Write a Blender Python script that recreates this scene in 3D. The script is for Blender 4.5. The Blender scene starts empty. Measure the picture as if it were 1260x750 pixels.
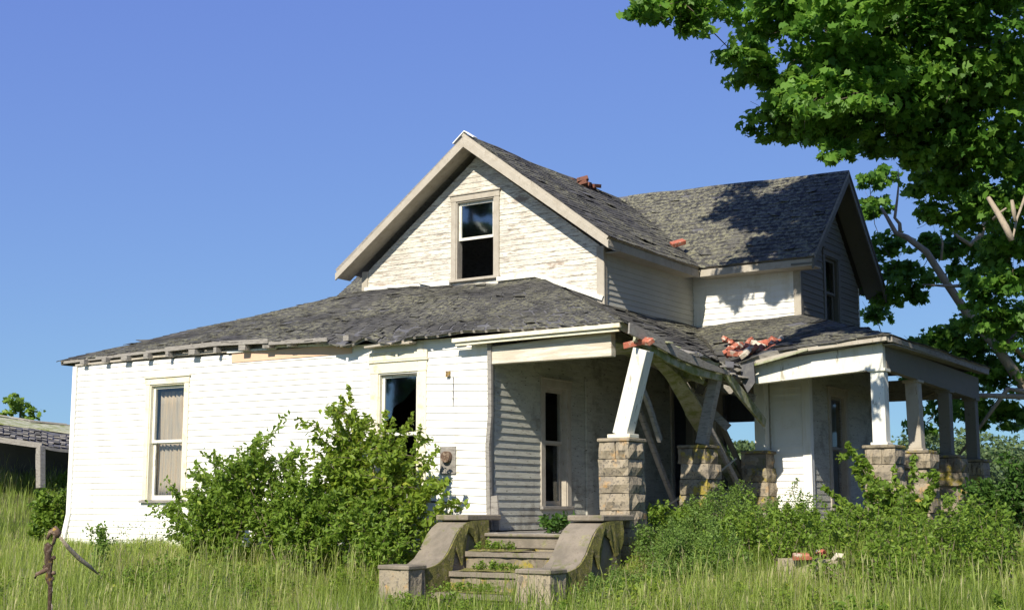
import bpy, math, random
import numpy as np
from mathutils import Vector
random.seed(7); rng=np.random.default_rng(7)
SC=bpy.context.scene; COL=SC.collection
# ------------------------------------------------------------ camera, sky, sun, exposure
FOC=1680.0; PIT=math.atan(249/FOC); CAM=Vector((10.3,-15.13,0.6))
cam=bpy.data.cameras.new('camera'); cam.sensor_width=36; cam.lens=36*FOC/1260; cam.clip_end=3000; cam.clip_start=.1
co=bpy.data.objects.new('camera',cam); COL.objects.link(co); SC.camera=co
FW=Vector((-.55,.835,0)).normalized(); RT=Vector((FW.y,-FW.x,0))
co.location=CAM
fdir=FW*math.cos(PIT)+Vector((0,0,1))*math.sin(PIT)
co.rotation_euler=fdir.to_track_quat('-Z','Y').to_euler()
SUN=Vector((.123,-.78,.61)).normalized()
W=bpy.data.worlds.new('World'); SC.world=W; W.use_nodes=True
nt=W.node_tree; bg=nt.nodes['Background']; sk=nt.nodes.new('ShaderNodeTexSky'); sk.sky_type='NISHITA'; sk.sun_disc=False
sk.sun_elevation=math.asin(SUN.z); sk.sun_rotation=math.atan2(SUN.x,SUN.y)
sk.air_density=1.0; sk.dust_density=.35; sk.ozone_density=3.0
hs=nt.nodes.new('ShaderNodeHueSaturation'); hs.inputs['Saturation'].default_value=1.12; hs.inputs['Hue'].default_value=.523
nt.links.new(sk.outputs[0],hs.inputs['Color']); sp=nt.nodes.new('ShaderNodeSeparateColor'); cb=nt.nodes.new('ShaderNodeCombineColor'); nt.links.new(hs.outputs[0],sp.inputs[0])
for k_,(g_,m_) in enumerate(((.40,1.11),(.50,1.46),(.24,3.5))):
    pw=nt.nodes.new('ShaderNodeMath'); pw.operation='POWER'; pw.inputs[1].default_value=g_; nt.links.new(sp.outputs[k_],pw.inputs[0])
    mu=nt.nodes.new('ShaderNodeMath'); mu.operation='MULTIPLY'; mu.inputs[1].default_value=m_; nt.links.new(pw.outputs[0],mu.inputs[0]); nt.links.new(mu.outputs[0],cb.inputs[k_])
nt.links.new(cb.outputs[0],bg.inputs[0]); bg.inputs[1].default_value=.10
sl=bpy.data.lights.new('sun','SUN'); sl.energy=5.0; sl.angle=math.radians(.5); sl.color=(1,.92,.77)
so=bpy.data.objects.new('sun',sl); COL.objects.link(so); so.rotation_euler=(-SUN).to_track_quat('-Z','Y').to_euler()
SC.view_settings.view_transform='Standard'; SC.view_settings.look='None'; SC.view_settings.exposure=0.5; SC.view_settings.gamma=1
try: SC.cycles.max_bounces=6; SC.cycles.transparent_max_bounces=12
except Exception: pass

def at(px,py,dep):
    a=(px-630)/FOC; b=(375-py)/FOC; c,s=math.cos(PIT),math.sin(PIT)
    d=RT*a+FW*(c-b*s)+Vector((0,0,s+b*c)); return CAM+d*(dep/(c-b*s))
def ony(px,py,y):
    p=at(px,py,1)-CAM; return CAM+p*((y-CAM.y)/p.y)
# ------------------------------------------------------------ terrain height
def sstep(a,b,x):
    t=np.clip((x-a)/(b-a),0,1); return t*t*(3-2*t)
def gz(x,y):
    x=np.asarray(x,float); y=np.asarray(y,float)
    z=-.05-.32*sstep(0,-1.3,y)-.45*sstep(-.8,-5.5,y)-.2*sstep(-4,-14,y)
    z=z+1.3*sstep(-8.8,-17,x)*sstep(-7,6,y)
    z=z-.24*np.exp(-((x-1.2)/2.2)**2-((y+2.9)/1.3)**2)
    z=z+.02*np.sin(x*1.7+y)*np.cos(y*1.3)
    return z
# ------------------------------------------------------------ materials
def newmat(name):
    m=bpy.data.materials.new(name); m.use_nodes=True; n=m.node_tree; n.nodes.clear()
    o=n.nodes.new('ShaderNodeOutputMaterial'); b=n.nodes.new('ShaderNodeBsdfPrincipled'); n.links.new(b.outputs[0],o.inputs[0])
    b.inputs['Roughness'].default_value=.85; b.inputs['Specular IOR Level'].default_value=.25
    return m,n,b,o
def pos(n,scale=(1,1,1)):
    g=n.nodes.new('ShaderNodeNewGeometry'); mp=n.nodes.new('ShaderNodeMapping'); mp.inputs['Scale'].default_value=scale
    n.links.new(g.outputs['Position'],mp.inputs[0]); return mp.outputs[0]
def noise(n,vec,sc,det=4,rough=.6):
    t=n.nodes.new('ShaderNodeTexNoise'); t.inputs['Scale'].default_value=sc; t.inputs['Detail'].default_value=det; t.inputs['Roughness'].default_value=rough
    n.links.new(vec,t.inputs['Vector']); return t.outputs['Fac']
def ramp(n,fac,stops):
    r=n.nodes.new('ShaderNodeValToRGB'); e=r.color_ramp.elements
    while len(e)<len(stops): e.new(.5)
    for k,(p,c) in enumerate(stops): e[k].position=p; e[k].color=(*c,1) if len(c)==3 else c
    n.links.new(fac,r.inputs[0]); return r.outputs[0]
def mix(n,f,a,b):
    m=n.nodes.new('ShaderNodeMix'); m.data_type='RGBA'
    if isinstance(f,float): m.inputs[0].default_value=f
    else: n.links.new(f,m.inputs[0])
    for i,v in ((6,a),(7,b)):
        if isinstance(v,tuple): m.inputs[i].default_value=(*v,1)
        else: n.links.new(v,m.inputs[i])
    return m.outputs[2]
def bump(n,b,h,st=.3,dist=.01):
    u=n.nodes.new('ShaderNodeBump'); u.inputs['Strength'].default_value=st; u.inputs['Distance'].default_value=dist
    n.links.new(h,u.inputs['Height']); n.links.new(u.outputs[0],b.inputs['Normal'])
def bw(a): return (a,a,a)
def layered(name,base,patches,bsc=(1,1,1),bs=60,bst=.4,rough=.85):
    """patches: list of (mapping scale, noise scale, lo, hi, colour) laid over base"""
    m,n,b,o=newmat(name); col=ramp(n,noise(n,pos(n),1.7,3),[(.3,tuple(c*.88 for c in base)),(.7,base)])
    for sc,ns,lo,hi,c in patches:
        f=ramp(n,noise(n,pos(n,sc),ns,6,.65),[(lo,bw(0)),(hi,bw(1))]); col=mix(n,f,col,c)
    n.links.new(col,b.inputs['Base Color']); b.inputs['Roughness'].default_value=rough
    bump(n,b,noise(n,pos(n,bsc),bs,5),bst,.012); return m
M={}
M['siding']=layered('white_siding_paint',(.84,.83,.79),[((2.2,2.2,.22),2.2,.52,.72,(.68,.64,.53)),((1,1,1),3,.60,.85,(.60,.56,.46)),((4,4,.5),6,.66,.74,(.50,.46,.38)),((3,3,6),9,.70,.76,(.34,.30,.25))],bs=20,bst=.15,rough=.6)
M['old']=layered('weathered_cream_clapboard',(.76,.73,.64),[((1,1,1.2),.8,.44,.68,(.50,.47,.40)),((.9,1,2.2),1.5,.60,.68,(.34,.27,.22)),((1,1,5),2.4,.50,.66,(.50,.47,.42)),((1,1,12),5,.54,.61,(.33,.29,.24)),((1.5,1.5,18),9,.57,.63,(.22,.185,.155))],(1,1,6),30,.6)
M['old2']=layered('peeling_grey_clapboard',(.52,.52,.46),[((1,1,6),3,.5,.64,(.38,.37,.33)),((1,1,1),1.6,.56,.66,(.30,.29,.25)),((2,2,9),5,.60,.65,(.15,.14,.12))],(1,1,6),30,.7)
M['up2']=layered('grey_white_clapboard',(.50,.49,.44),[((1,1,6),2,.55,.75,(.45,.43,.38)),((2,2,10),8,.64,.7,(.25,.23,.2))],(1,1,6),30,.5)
M['trim']=layered('weathered_white_trim',(.46,.42,.355),[((3,3,3),2.5,.45,.7,(.36,.32,.26)),((6,6,2),4,.62,.68,(.28,.24,.19))],(5,5,5),18,.5)
M['trimy']=layered('stained_cream_casing',(.78,.73,.58),[((4,4,4),1.8,.55,.75,(.62,.50,.28)),((8,8,3),3,.64,.7,(.3,.25,.18))],(5,5,5),18,.4)
M['white']=layered('bright_white_paint',(.78,.77,.70),[((3,3,.6),2,.5,.7,(.62,.60,.50)),((5,5,1.2),3,.60,.66,(.40,.37,.30)),((9,9,2),5,.64,.68,(.22,.19,.15))],(5,5,3),20,.3)
M['dim']=layered('shade_toned_grey_paint',(.19,.18,.155),[((1,1,6),2,.5,.7,(.17,.165,.14)),((2,2,8),6,.6,.7,(.10,.10,.08))],(1,1,6),30,.5)  # weathered grey, darkened to paint in the shade of right gable and porch
M['brick2']=layered('sooty_dark_brick',(.20,.085,.06),[((1,1,1),12,.5,.6,(.08,.055,.045)),((1,1,1),7,.6,.7,(.42,.17,.10))],bs=50,bst=.8)
M['grey']=layered('bare_grey_wood',(.33,.31,.28),[((3,3,14),3,.5,.65,(.18,.165,.15)),((2,2,2),3,.6,.75,(.42,.40,.36))],(2,2,12),20,.8)
M['mossw']=layered('mossy_painted_wood',(.42,.42,.31),[((2,2,2),3,.42,.62,(.20,.23,.08)),((6,6,6),3,.6,.7,(.12,.11,.08))],(2,2,8),20,.7)
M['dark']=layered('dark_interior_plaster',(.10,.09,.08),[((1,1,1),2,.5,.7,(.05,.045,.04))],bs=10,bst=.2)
M['peach']=layered('bare_peach_sheathing',(.70,.48,.34),[((1,1,1),6,.5,.8,(.62,.42,.31)),((20,1,1),2,.7,.75,(.4,.25,.18))],bs=30,bst=.2)
M['beam']=layered('streaked_pine_beam',(.60,.53,.43),[((1,1,12),2,.45,.62,(.72,.69,.60)),((1,1,16),5,.6,.68,(.42,.35,.27))],(1,1,10),20,.6)
M['brick']=layered('red_brick',(.40,.125,.08),[((1,1,1),9,.5,.65,(.50,.21,.14)),((1,1,1),10,.54,.60,(.50,.42,.34)),((1,1,1),5,.6,.7,(.22,.09,.07))],bs=50,bst=.6)
M['mortar']=layered('pale_mortar_rubble',(.60,.54,.44),[((1,1,1),12,.5,.65,(.45,.36,.28))],bs=40,bst=.8)
M['stone']=layered('rock_faced_block',(.33,.28,.205),[((1,1,1),3.5,.48,.68,(.22,.19,.155)),((1,1,1),5,.57,.68,(.40,.25,.11)),((1,1,1),11,.56,.66,(.17,.15,.12)),((1,1,1),26,.56,.64,(.10,.09,.075))],bs=26,bst=1.0,rough=.95)
M['stone2']=layered('mossy_rock_faced_block',(.28,.24,.17),[((1,1,1),4,.42,.6,(.17,.145,.11)),((1,1,1),11,.54,.64,(.12,.10,.08)),((1,1,1),5,.52,.6,(.30,.24,.05)),((1,1,1),22,.58,.66,(.12,.10,.07))],bs=26,bst=1.0,rough=.95)
M['conc']=layered('old_brown_concrete',(.25,.215,.17),[((1,1,1),3,.45,.65,(.16,.14,.11)),((1,1,1),7,.56,.66,(.15,.15,.07)),((1,1,1),30,.55,.68,(.17,.14,.11)),((1,1,1),5,.62,.7,(.26,.25,.11))],bs=50,bst=.7,rough=.95)
M['moss']=layered('yellow_green_moss',(.17,.165,.05),[((1,1,1),9,.45,.6,(.09,.09,.035)),((1,1,1),16,.55,.62,(.22,.18,.12)),((1,1,1),40,.5,.65,(.25,.22,.06))],bs=60,bst=1)
M['rust']=layered('rusty_lichened_iron',(.13,.085,.06),[((1,1,1),25,.5,.6,(.26,.20,.15)),((1,1,1),9,.6,.65,(.40,.27,.05))],bs=60,bst=.8)
M['bark']=layered('maple_bark',(.17,.135,.10),[((6,6,1),3,.5,.65,(.09,.07,.055))],(8,8,1.5),6,1)
M['dead']=layered('bare_dead_limb',(.37,.31,.24),[((4,4,2),4,.5,.65,(.25,.21,.17))],(8,8,2),8,.8)
M['ground']=layered('soil_under_grass',(.07,.075,.03),[((1,1,1),2,.5,.7,(.10,.09,.05))],bs=10,bst=1,rough=1)
M['metal']=layered('white_metal_cap',(.85,.85,.83),[],bs=10,bst=.1,rough=.4)
M['tar']=layered('grey_roof_felt',(.11,.11,.12),[((1,1,1),6,.5,.7,(.17,.17,.16))],bs=20,bst=.8)
M['wallback']=layered('wall_sheathing',(.35,.32,.27),[],bs=10,bst=.2)
M['curtain']=layered('faded_tan_curtain',(.55,.42,.30),[((9,9,.5),2,.45,.65,(.42,.36,.30)),((9,9,.4),3,.6,.7,(.66,.46,.30))],bs=10,bst=.1)
def shingle_mat(name,lich):
    m,n,b,o=newmat(name)
    c=ramp(n,noise(n,pos(n,(1,1,1)),9,3),[(.3,(.036,.036,.038)),(.55,(.065,.064,.061)),(.75,(.115,.112,.10))])
    v=n.nodes.new('ShaderNodeTexVoronoi'); v.inputs['Scale'].default_value=4.5; n.links.new(pos(n,(1,1,2)),v.inputs['Vector'])
    c=mix(n,.35,c,ramp(n,v.outputs['Color'],[(.2,(.03,.03,.034)),(.8,(.14,.135,.12))]))
    f1=ramp(n,noise(n,pos(n),14,6,.7),[(.47,bw(0)),(.58,bw(1))]); f2=ramp(n,noise(n,pos(n),.9,3,.5),[(lich,bw(0)),(lich+.2,bw(1))])
    mm=n.nodes.new('ShaderNodeMath'); mm.operation='MULTIPLY'; n.links.new(f1,mm.inputs[0]); n.links.new(f2,mm.inputs[1])
    c=mix(n,mm.outputs[0],c,(.20,.195,.135))
    n.links.new(c,b.inputs['Base Color']); b.inputs['Roughness'].default_value=.9
    bump(n,b,noise(n,pos(n),45,4),.7,.01); return m
M['shingle']=shingle_mat('lichened_asphalt_shingle',.40)
M['shingle2']=shingle_mat('pale_lichened_shingle',.26)
def leaf_mat(name,d,l,trans=.45,y=None):
    m,n,b,o=newmat(name); a=n.nodes.new('ShaderNodeAttribute'); a.attribute_name='tint'
    st=[(0,d),(.8,l)]+([(1,y)] if y else [])
    c=ramp(n,a.outputs['Fac'],st); n.links.new(c,b.inputs['Base Color']); b.inputs['Roughness'].default_value=.5; b.inputs['Specular IOR Level'].default_value=.3
    t=n.nodes.new('ShaderNodeBsdfTranslucent'); g=n.nodes.new('ShaderNodeHueSaturation'); g.inputs['Value'].default_value=1.5; g.inputs['Hue'].default_value=.485
    n.links.new(c,g.inputs['Color']); n.links.new(g.outputs[0],t.inputs[0])
    x=n.nodes.new('ShaderNodeMixShader'); x.inputs[0].default_value=trans
    n.links.new(b.outputs[0],x.inputs[1]); n.links.new(t.outputs[0],x.inputs[2]); n.links.new(x.outputs[0],o.inputs[0]); return m
M['maple']=leaf_mat('maple_leaf',(.05,.145,.018),(.18,.35,.05),.52)
M['leafb']=leaf_mat('shrub_leaf',(.10,.18,.02),(.21,.32,.045),.45,(.32,.40,.06))
M['leafy']=leaf_mat('yellow_green_leaf',(.13,.21,.025),(.24,.34,.04),.45,(.36,.40,.06))
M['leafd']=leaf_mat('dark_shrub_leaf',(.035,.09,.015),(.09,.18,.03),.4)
M['feather']=leaf_mat('feathery_weed',(.11,.19,.04),(.20,.31,.065),.45)
M['grass']=leaf_mat('meadow_grass',(.17,.25,.04),(.30,.38,.075),.5,(.50,.45,.24))
M['far']=leaf_mat('distant_foliage',(.075,.125,.05),(.14,.20,.07),.3)
def glass_mat(name,rf):
    m,n,b,o=newmat(name); g=n.nodes.new('ShaderNodeBsdfGlossy'); g.inputs['Roughness'].default_value=.03; g.inputs['Color'].default_value=(.8,.85,.9,1)
    t=n.nodes.new('ShaderNodeBsdfTransparent'); t.inputs[0].default_value=(.93,.95,.95,1); m.use_transparent_shadow=True; print('TS',m.use_transparent_shadow)
    bump_n=n.nodes.new('ShaderNodeBump'); bump_n.inputs['Strength'].default_value=.08; n.links.new(noise(n,pos(n),3,2),bump_n.inputs['Height']); n.links.new(bump_n.outputs[0],g.inputs['Normal'])
    x=n.nodes.new('ShaderNodeMixShader'); x.inputs[0].default_value=rf
    n.links.new(t.outputs[0],x.inputs[1]); n.links.new(g.outputs[0],x.inputs[2]); n.links.new(x.outputs[0],o.inputs[0]); return m
M['glass']=glass_mat('old_window_glass',.07); M['glass2']=glass_mat('reflecting_attic_glass',.2)
# ------------------------------------------------------------ mesh helpers
def link(o,parent=None):
    COL.objects.link(o)
    if parent is not None: o.parent=parent
    return o
def tag(o,label=None,cat=None,group=None,kind=None):
    if label: o['label']=label
    if cat: o['category']=cat
    if group: o['group']=group
    if kind: o['kind']=kind
    return o
def empty(name,loc,label,cat,group=None):
    o=bpy.data.objects.new(name,None); link(o); o.location=loc; o.empty_display_size=.2; return tag(o,label,cat,group)
class MB:
    def __init__(s): s.v=[]; s.f=[]
    def add(s,vs,fs): k=len(s.v); s.v+=[tuple(p) for p in vs]; s.f+=[tuple(i+k for i in f) for f in fs]
    def hexa(s,p): s.add(p,[(0,1,2,3)[::-1],(4,5,6,7),(0,1,5,4),(1,2,6,5),(2,3,7,6),(3,0,4,7)])
    def box(s,x0,x1,y0,y1,z0,z1): s.hexa([(x0,y0,z0),(x1,y0,z0),(x1,y1,z0),(x0,y1,z0),(x0,y0,z1),(x1,y0,z1),(x1,y1,z1),(x0,y1,z1)])
    def beam(s,pts,w,h,up=(0,0,1),ws=None,hs=None):
        """rectangular section swept along pts; w across, h along up"""
        n=len(pts); rings=[]
        for i,p in enumerate(pts):
            p=Vector(p); d=(Vector(pts[min(i+1,n-1)])-Vector(pts[max(i-1,0)])).normalized(); u=Vector(up)
            r=d.cross(u).normalized(); u2=r.cross(d).normalized(); ww=(ws[i] if ws else w)/2; hh=(hs[i] if hs else h)/2
            rings+=[p+r*ww+u2*hh,p-r*ww+u2*hh,p-r*ww-u2*hh,p+r*ww-u2*hh]
        fs=[(0,1,2,3),tuple(range(4*n-1,4*n-5,-1))]
        for i in range(n-1):
            for k in range(4): fs.append((4*i+k,4*i+4+k,4*i+4+(k+1)%4,4*i+(k+1)%4))
        s.add(rings,fs)
    def tube(s,pts,rad,seg=7):
        n=len(pts); vs=[]; fs=[]
        for i,p in enumerate(pts):
            p=Vector(p); d=(Vector(pts[min(i+1,n-1)])-Vector(pts[max(i-1,0)])).normalized()
            a=d.cross(Vector((.3,.2,1))); a=a.normalized() if a.length>1e-4 else Vector((1,0,0)); b=d.cross(a)
            for k in range(seg):
                t=2*math.pi*k/seg; vs.append(p+(a*math.cos(t)+b*math.sin(t))*rad[i])
        for i in range(n-1):
            for k in range(seg): fs.append((i*seg+k,i*seg+(k+1)%seg,(i+1)*seg+(k+1)%seg,(i+1)*seg+k))
        fs.append(tuple(range(seg))[::-1]); fs.append(tuple((n-1)*seg+k for k in range(seg))); s.add(vs,fs)
    def build(s,name,mat,parent=None,off=None,smooth=False,bev=0,**kw):
        me=bpy.data.meshes.new(name); v=s.v
        if off is not None: v=[(a-off[0],b-off[1],c-off[2]) for a,b,c in v]
        me.from_pydata(v,[],s.f); me.materials.append(M[mat])
        if smooth: me.polygons.foreach_set('use_smooth',[True]*len(me.polygons))
        o=bpy.data.objects.new(name,me); link(o,parent)
        if off is not None and parent is None: o.location=off
        if bev: b=o.modifiers.new('bevel','BEVEL'); b.width=bev; b.segments=1
        return tag(o,**kw) if kw else o
def npmesh(name,V,T,mat,tint=None,parent=None,off=None,smooth=False,**kw):
    me=bpy.data.meshes.new(name); V=np.asarray(V,np.float32)
    if off is not None: V=V-np.array(off,np.float32)
    k=T.shape[1]; me.vertices.add(len(V)); me.vertices.foreach_set('co',V.ravel())
    me.loops.add(T.size); me.loops.foreach_set('vertex_index',T.ravel().astype(np.int32))
    me.polygons.add(len(T)); me.polygons.foreach_set('loop_start',np.arange(0,T.size,k,dtype=np.int32)); me.polygons.foreach_set('loop_total',np.full(len(T),k,np.int32))
    if smooth: me.polygons.foreach_set('use_smooth',np.ones(len(T),bool))
    me.update(calc_edges=True); me.materials.append(M[mat])
    if tint is not None:
        a=me.attributes.new('tint','FLOAT','POINT'); a.data.foreach_set('value',np.asarray(tint,np.float32))
    o=bpy.data.objects.new(name,me); link(o,parent)
    if off is not None and parent is None: o.location=off
    return tag(o,**kw) if kw else o
# ------------------------------------------------------------ ground
def grid_axis(lo,hi,flo,fhi,fine):
    a=list(np.arange(flo,fhi+1e-6,fine)); s=fine; x=flo
    while x>lo: s*=1.35; x-=s; a.insert(0,max(x,lo))
    s=fine; x=fhi
    while x<hi: s*=1.35; x+=s; a.append(min(x,hi))
    return np.array(a)
gx=grid_axis(-900,900,-24,14,.35); gy=grid_axis(-300,1200,-16,16,.35)
X,Y=np.meshgrid(gx,gy); Z=gz(X,Y); nx=len(gx); ny=len(gy)
I=(np.arange(ny-1)[:,None]*nx+np.arange(nx-1)[None,:]).ravel()
npmesh('ground',np.stack([X,Y,Z],-1).reshape(-1,3),np.stack([I,I+1,I+nx+1,I+nx],1),'ground',smooth=True,kind='structure')

# ============================================================ FARMHOUSE
house=empty('farmhouse',(0,0,0),'derelict white clapboard farmhouse with sagging dark roof and a collapsed stone-piered porch','house')
class Fr:
    def __init__(s,o,a,n): s.o=Vector(o); s.a=Vector(a); s.n=Vector(n)
    def p(s,u,z,d): q=s.o+s.a*u+s.n*d; return (q.x,q.y,q.z+z)
def fbox(mb,fr,s0,s1,z0,z1,d0,d1): mb.hexa([fr.p(s0,z0,d0),fr.p(s1,z0,d0),fr.p(s1,z0,d1),fr.p(s0,z0,d1),fr.p(s0,z1,d0),fr.p(s1,z1,d0),fr.p(s1,z1,d1),fr.p(s0,z1,d1)])
def cut(a,b,holes):
    seg=[(a,b)]
    for h0,h1 in holes:
        out=[]
        for x,y in seg:
            if h1<=x or h0>=y: out.append((x,y)); continue
            if h0>x: out.append((x,h0))
            if h1<y: out.append((h1,y))
        seg=out
    return [q for q in seg if q[1]-q[0]>.02]
def wall(fr,ends,z0,z1,holes,exp,mat,single=True,tilt=None,jit=.002,miss=0,back=.12,topf=None,lbl=None,lip=.020):
    """ends(z)->(s0,s1); holes are clear openings; boards are cut 0.06 further out, under the casings"""
    T=tilt or (lambda u:0)
    zs=sorted(set([round(z0+i*exp,4) for i in range(int((z1-z0)/exp)+1)]+[z1]+[h[2] for h in holes]+[h[3] for h in holes]))
    zs=[z for z in zs if z0-1e-6<=z<=z1+1e-6]; bk=MB()
    for a,b in zip(zs[:-1],zs[1:]):
        if b-a<1e-3: continue
        m=(a+b)/2; e0,e1=ends(a),ends(b)
        for s0,s1 in cut(min(e0[0],e1[0]),max(e0[1],e1[1]),[(h[0],h[1]) for h in holes if h[2]<m<h[3]]):
            A0=max(s0,e0[0]);A1=min(s1,e0[1]);B0=max(s0,e1[0]);B1=min(s1,e1[1])
            if A1<A0 or B1<B0: A1=max(A0,A1); B1=max(B0,B1)
            bk.hexa([fr.p(A0,a+T(A0),0),fr.p(A1,a+T(A1),0),fr.p(A1,a+T(A1),-back),fr.p(A0,a+T(A0),-back),fr.p(B0,b+T(B0),0),fr.p(B1,b+T(B1),0),fr.p(B1,b+T(B1),-back),fr.p(B0,b+T(B0),-back)])
    w=bk.build('wall','wallback',house); st=MB(); i=0; z=z0
    if lbl: w['label']=lbl
    while z<z1-.01:
        zt=min(z+exp+.012,z1+.006); e0,e1=ends(z),ends(min(zt,z1)); m=z+exp*.5
        for s0,s1 in cut(min(e0[0],e1[0]),max(e0[1],e1[1]),[(h[0]-.05,h[1]+.05) for h in holes if h[2]-.05<m<h[3]+.05]):
            cuts=[s0]
            if miss and s1-s0>3.0 and random.random()<.7: cuts.append(s0+(s1-s0)*random.uniform(.3,.7))
            cuts.append(s1)
            for q0,q1 in zip(cuts[:-1],cuts[1:]):
                q0+=.002 if q0>s0 else 0
                A0=max(q0,e0[0]);A1=min(q1,e0[1]);B0=max(q0,e1[0]);B1=min(q1,e1[1])
                if A1-A0<.03: continue
                if B1<B0: B0=B1=(A0+A1)/2
                if miss and random.random()<miss: continue
                j=random.uniform(-jit,jit); k=random.uniform(-jit,jit); d=lip+random.uniform(0,jit*2)
                P=[fr.p(A0,z+j+T(A0),.001),fr.p(A1,z+k+T(A1),.001),fr.p(A1,z+k+T(A1),d),fr.p(A0,z+j+T(A0),d),
                   fr.p(B0,zt+j+T(B0),.001),fr.p(B1,zt+k+T(B1),.001),fr.p(B1,zt+k+T(B1),.007),fr.p(B0,zt+j+T(B0),.007)]
                if single: b=MB(); b.hexa(P); b.build('siding_board',mat,w)
                else: st.hexa(P)
        z+=exp
    if not single and st.v: st.build('siding_boards' if False else 'siding',mat,w,kind='stuff')
    return w
def trimbox(name,fr,s0,s1,z0,z1,d0,d1,mat,parent=None,**kw):
    b=MB(); fbox(b,fr,s0,s1,z0,z1,d0,d1); return b.build(name,mat,parent or house,bev=.004,**kw)
def window(fr,s0,s1,z0,z1,cw,mat,meet,lab=None,upper=True,lower=True,curtain=False,head=0,sill='grey',sash='white',gl=(True,True),broken=False,lift=0,gm='glass'):
    b=MB()   # casing boards round the opening
    fbox(b,fr,s0-cw,s0,z0,z1,.0,.034); fbox(b,fr,s1,s1+cw,z0,z1,.0,.034); fbox(b,fr,s0-cw-.01,s1+cw+.01,z1,z1+cw+head,.0,.04)
    fbox(b,fr,s0-cw-.03,s1+cw+.03,z1+cw+head,z1+cw+head+.025,.0,.06)
    for a,c in ((s0-.001,s0+.022),(s1-.022,s1+.001)): fbox(b,fr,a,c,z0,z1-.022,-.13,.02)
    fbox(b,fr,s0,s1,z1-.022,z1+.001,-.13,.02)
    w=b.build('window',mat,house,bev=.003)
    if lab: w['label']=lab
    b=MB(); fbox(b,fr,s0-cw-.02,s1+cw+.02,z0-.045,z0-.001,-.12,.07); b.build('sill',sill,w,bev=.004)
    t=.045
    for up,zz0,zz1,d in ((True,meet,z1-.022,-.035),(False,z0,meet+.03,-.075)):
        if not (upper if up else lower): continue
        zz0+=0 if up else lift; zz1+=0 if up else lift
        b=MB(); a0,a1=s0+.024,s1-.024
        fbox(b,fr,a0,a0+t,zz0,zz1,d-.03,d); fbox(b,fr,a1-t,a1,zz0,zz1,d-.03,d); fbox(b,fr,a0+t,a1-t,zz1-t,zz1,d-.03,d-.001); fbox(b,fr,a0+t,a1-t,zz0,zz0+t*(1 if up else 1.6),d-.03,d-.001)
        s=b.build('sash',sash,w)
        if gl[0] if up else gl[1]:
            b=MB(); x0,x1,y0,y1=a0+t-.004,a1-t+.004,zz0+t-.004,zz1-t+.004
            if broken:
                pl=[(x0,y1),(x1,y1),(x1,y1-.12),(x1-.08,y1-.2),((x0+x1)/2+.05,y1-.33),(x0+.15,y1-.42),(x0+.12,y1-.55),(x0,y1-.62)]
            else: pl=[(x0,y0),(x1,y0),(x1,y1),(x0,y1)]
            n=len(pl); b.add([fr.p(u,z,d-.013) for u,z in pl]+[fr.p(u,z,d-.017) for u,z in pl],[tuple(range(n)),tuple(range(2*n-1,n-1,-1))]+[(k,(k+1)%n,n+(k+1)%n,n+k) for k in range(n)])
            b.build('pane',gm,w)
    if curtain:
        N=60; V=[];F=[]
        for i in range(N+1):
            u=s0+.02+(s1-s0-.02)*i/N
            for j,zz in enumerate(np.linspace(z0+.06,z1-.1,9)):
                k=.02*math.sin(i*.9+math.sin(j*.5)*1.2)+.012*math.sin(i*2.3+1)
                pinch=(1-.10*math.exp(-((zz-(z0+1.0))/.22)**2)) if i>30 else 1
                uu=s1-(s1-u)*pinch if i>30 else u
                V.append(fr.p(uu,zz,-.19+k))
        for i in range(N):
            for j in range(8): F.append((i*9+j,(i+1)*9+j,(i+1)*9+j+1,i*9+j+1))
        b=MB(); b.add(V,F); c=b.build('curtain','curtain',w,smooth=True); md=c.modifiers.new('thickness','SOLIDIFY'); md.thickness=.003
    return w
FA=Fr((0,0,0),(1,0,0),(0,-1,0))            # front wall of the lean-to
FS=Fr((0,0,0),(0,1,0),(1,0,0))             # wall beside the porch
FG=Fr((0,3.08,0),(1,0,0),(0,-1,0))         # front gable
FWg=Fr((0,6.24,0),(1,0,0),(0,-1,0))        # wing, front
FE=Fr((1.95,0,0),(0,1,0),(1,0,0))          # wing, gable end
EX=.1
tiltF=lambda u: -.05*max(0,u+1.06)
w1=(-6.62,-5.83,.72,2.55); w2=(-1.92,-1.22,.72,2.48)
def top_front(u): return 3.02-.06*max(0,(u+6)/6)
wall(FA,lambda z:(-8.5,-.0),0,2.95,[w1,w2],EX,'siding',tilt=tiltF,jit=.0006)
window(FA,*w1,.10,'trimy',1.62,lab='tall window with tan curtains and a stained cream frame',curtain=True,gl=(True,True),sill='grey')
window(FA,*w2,.15,'trimy',1.60,lab='broken window with stained peeling frame behind the tall bush',broken=True,gl=(True,False),sill='grey',gm='glass2')
for u0,u1,m in ((-8.52,-8.40,'siding'),):
    b=MB(); b.beam([(u0+.06,-.03,2.95),(u0+.06,-.03,.5),(u0-.06,-.05,-.02)],.1,.03,(0,1,0)); b.build('corner_board',m,house)
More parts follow.
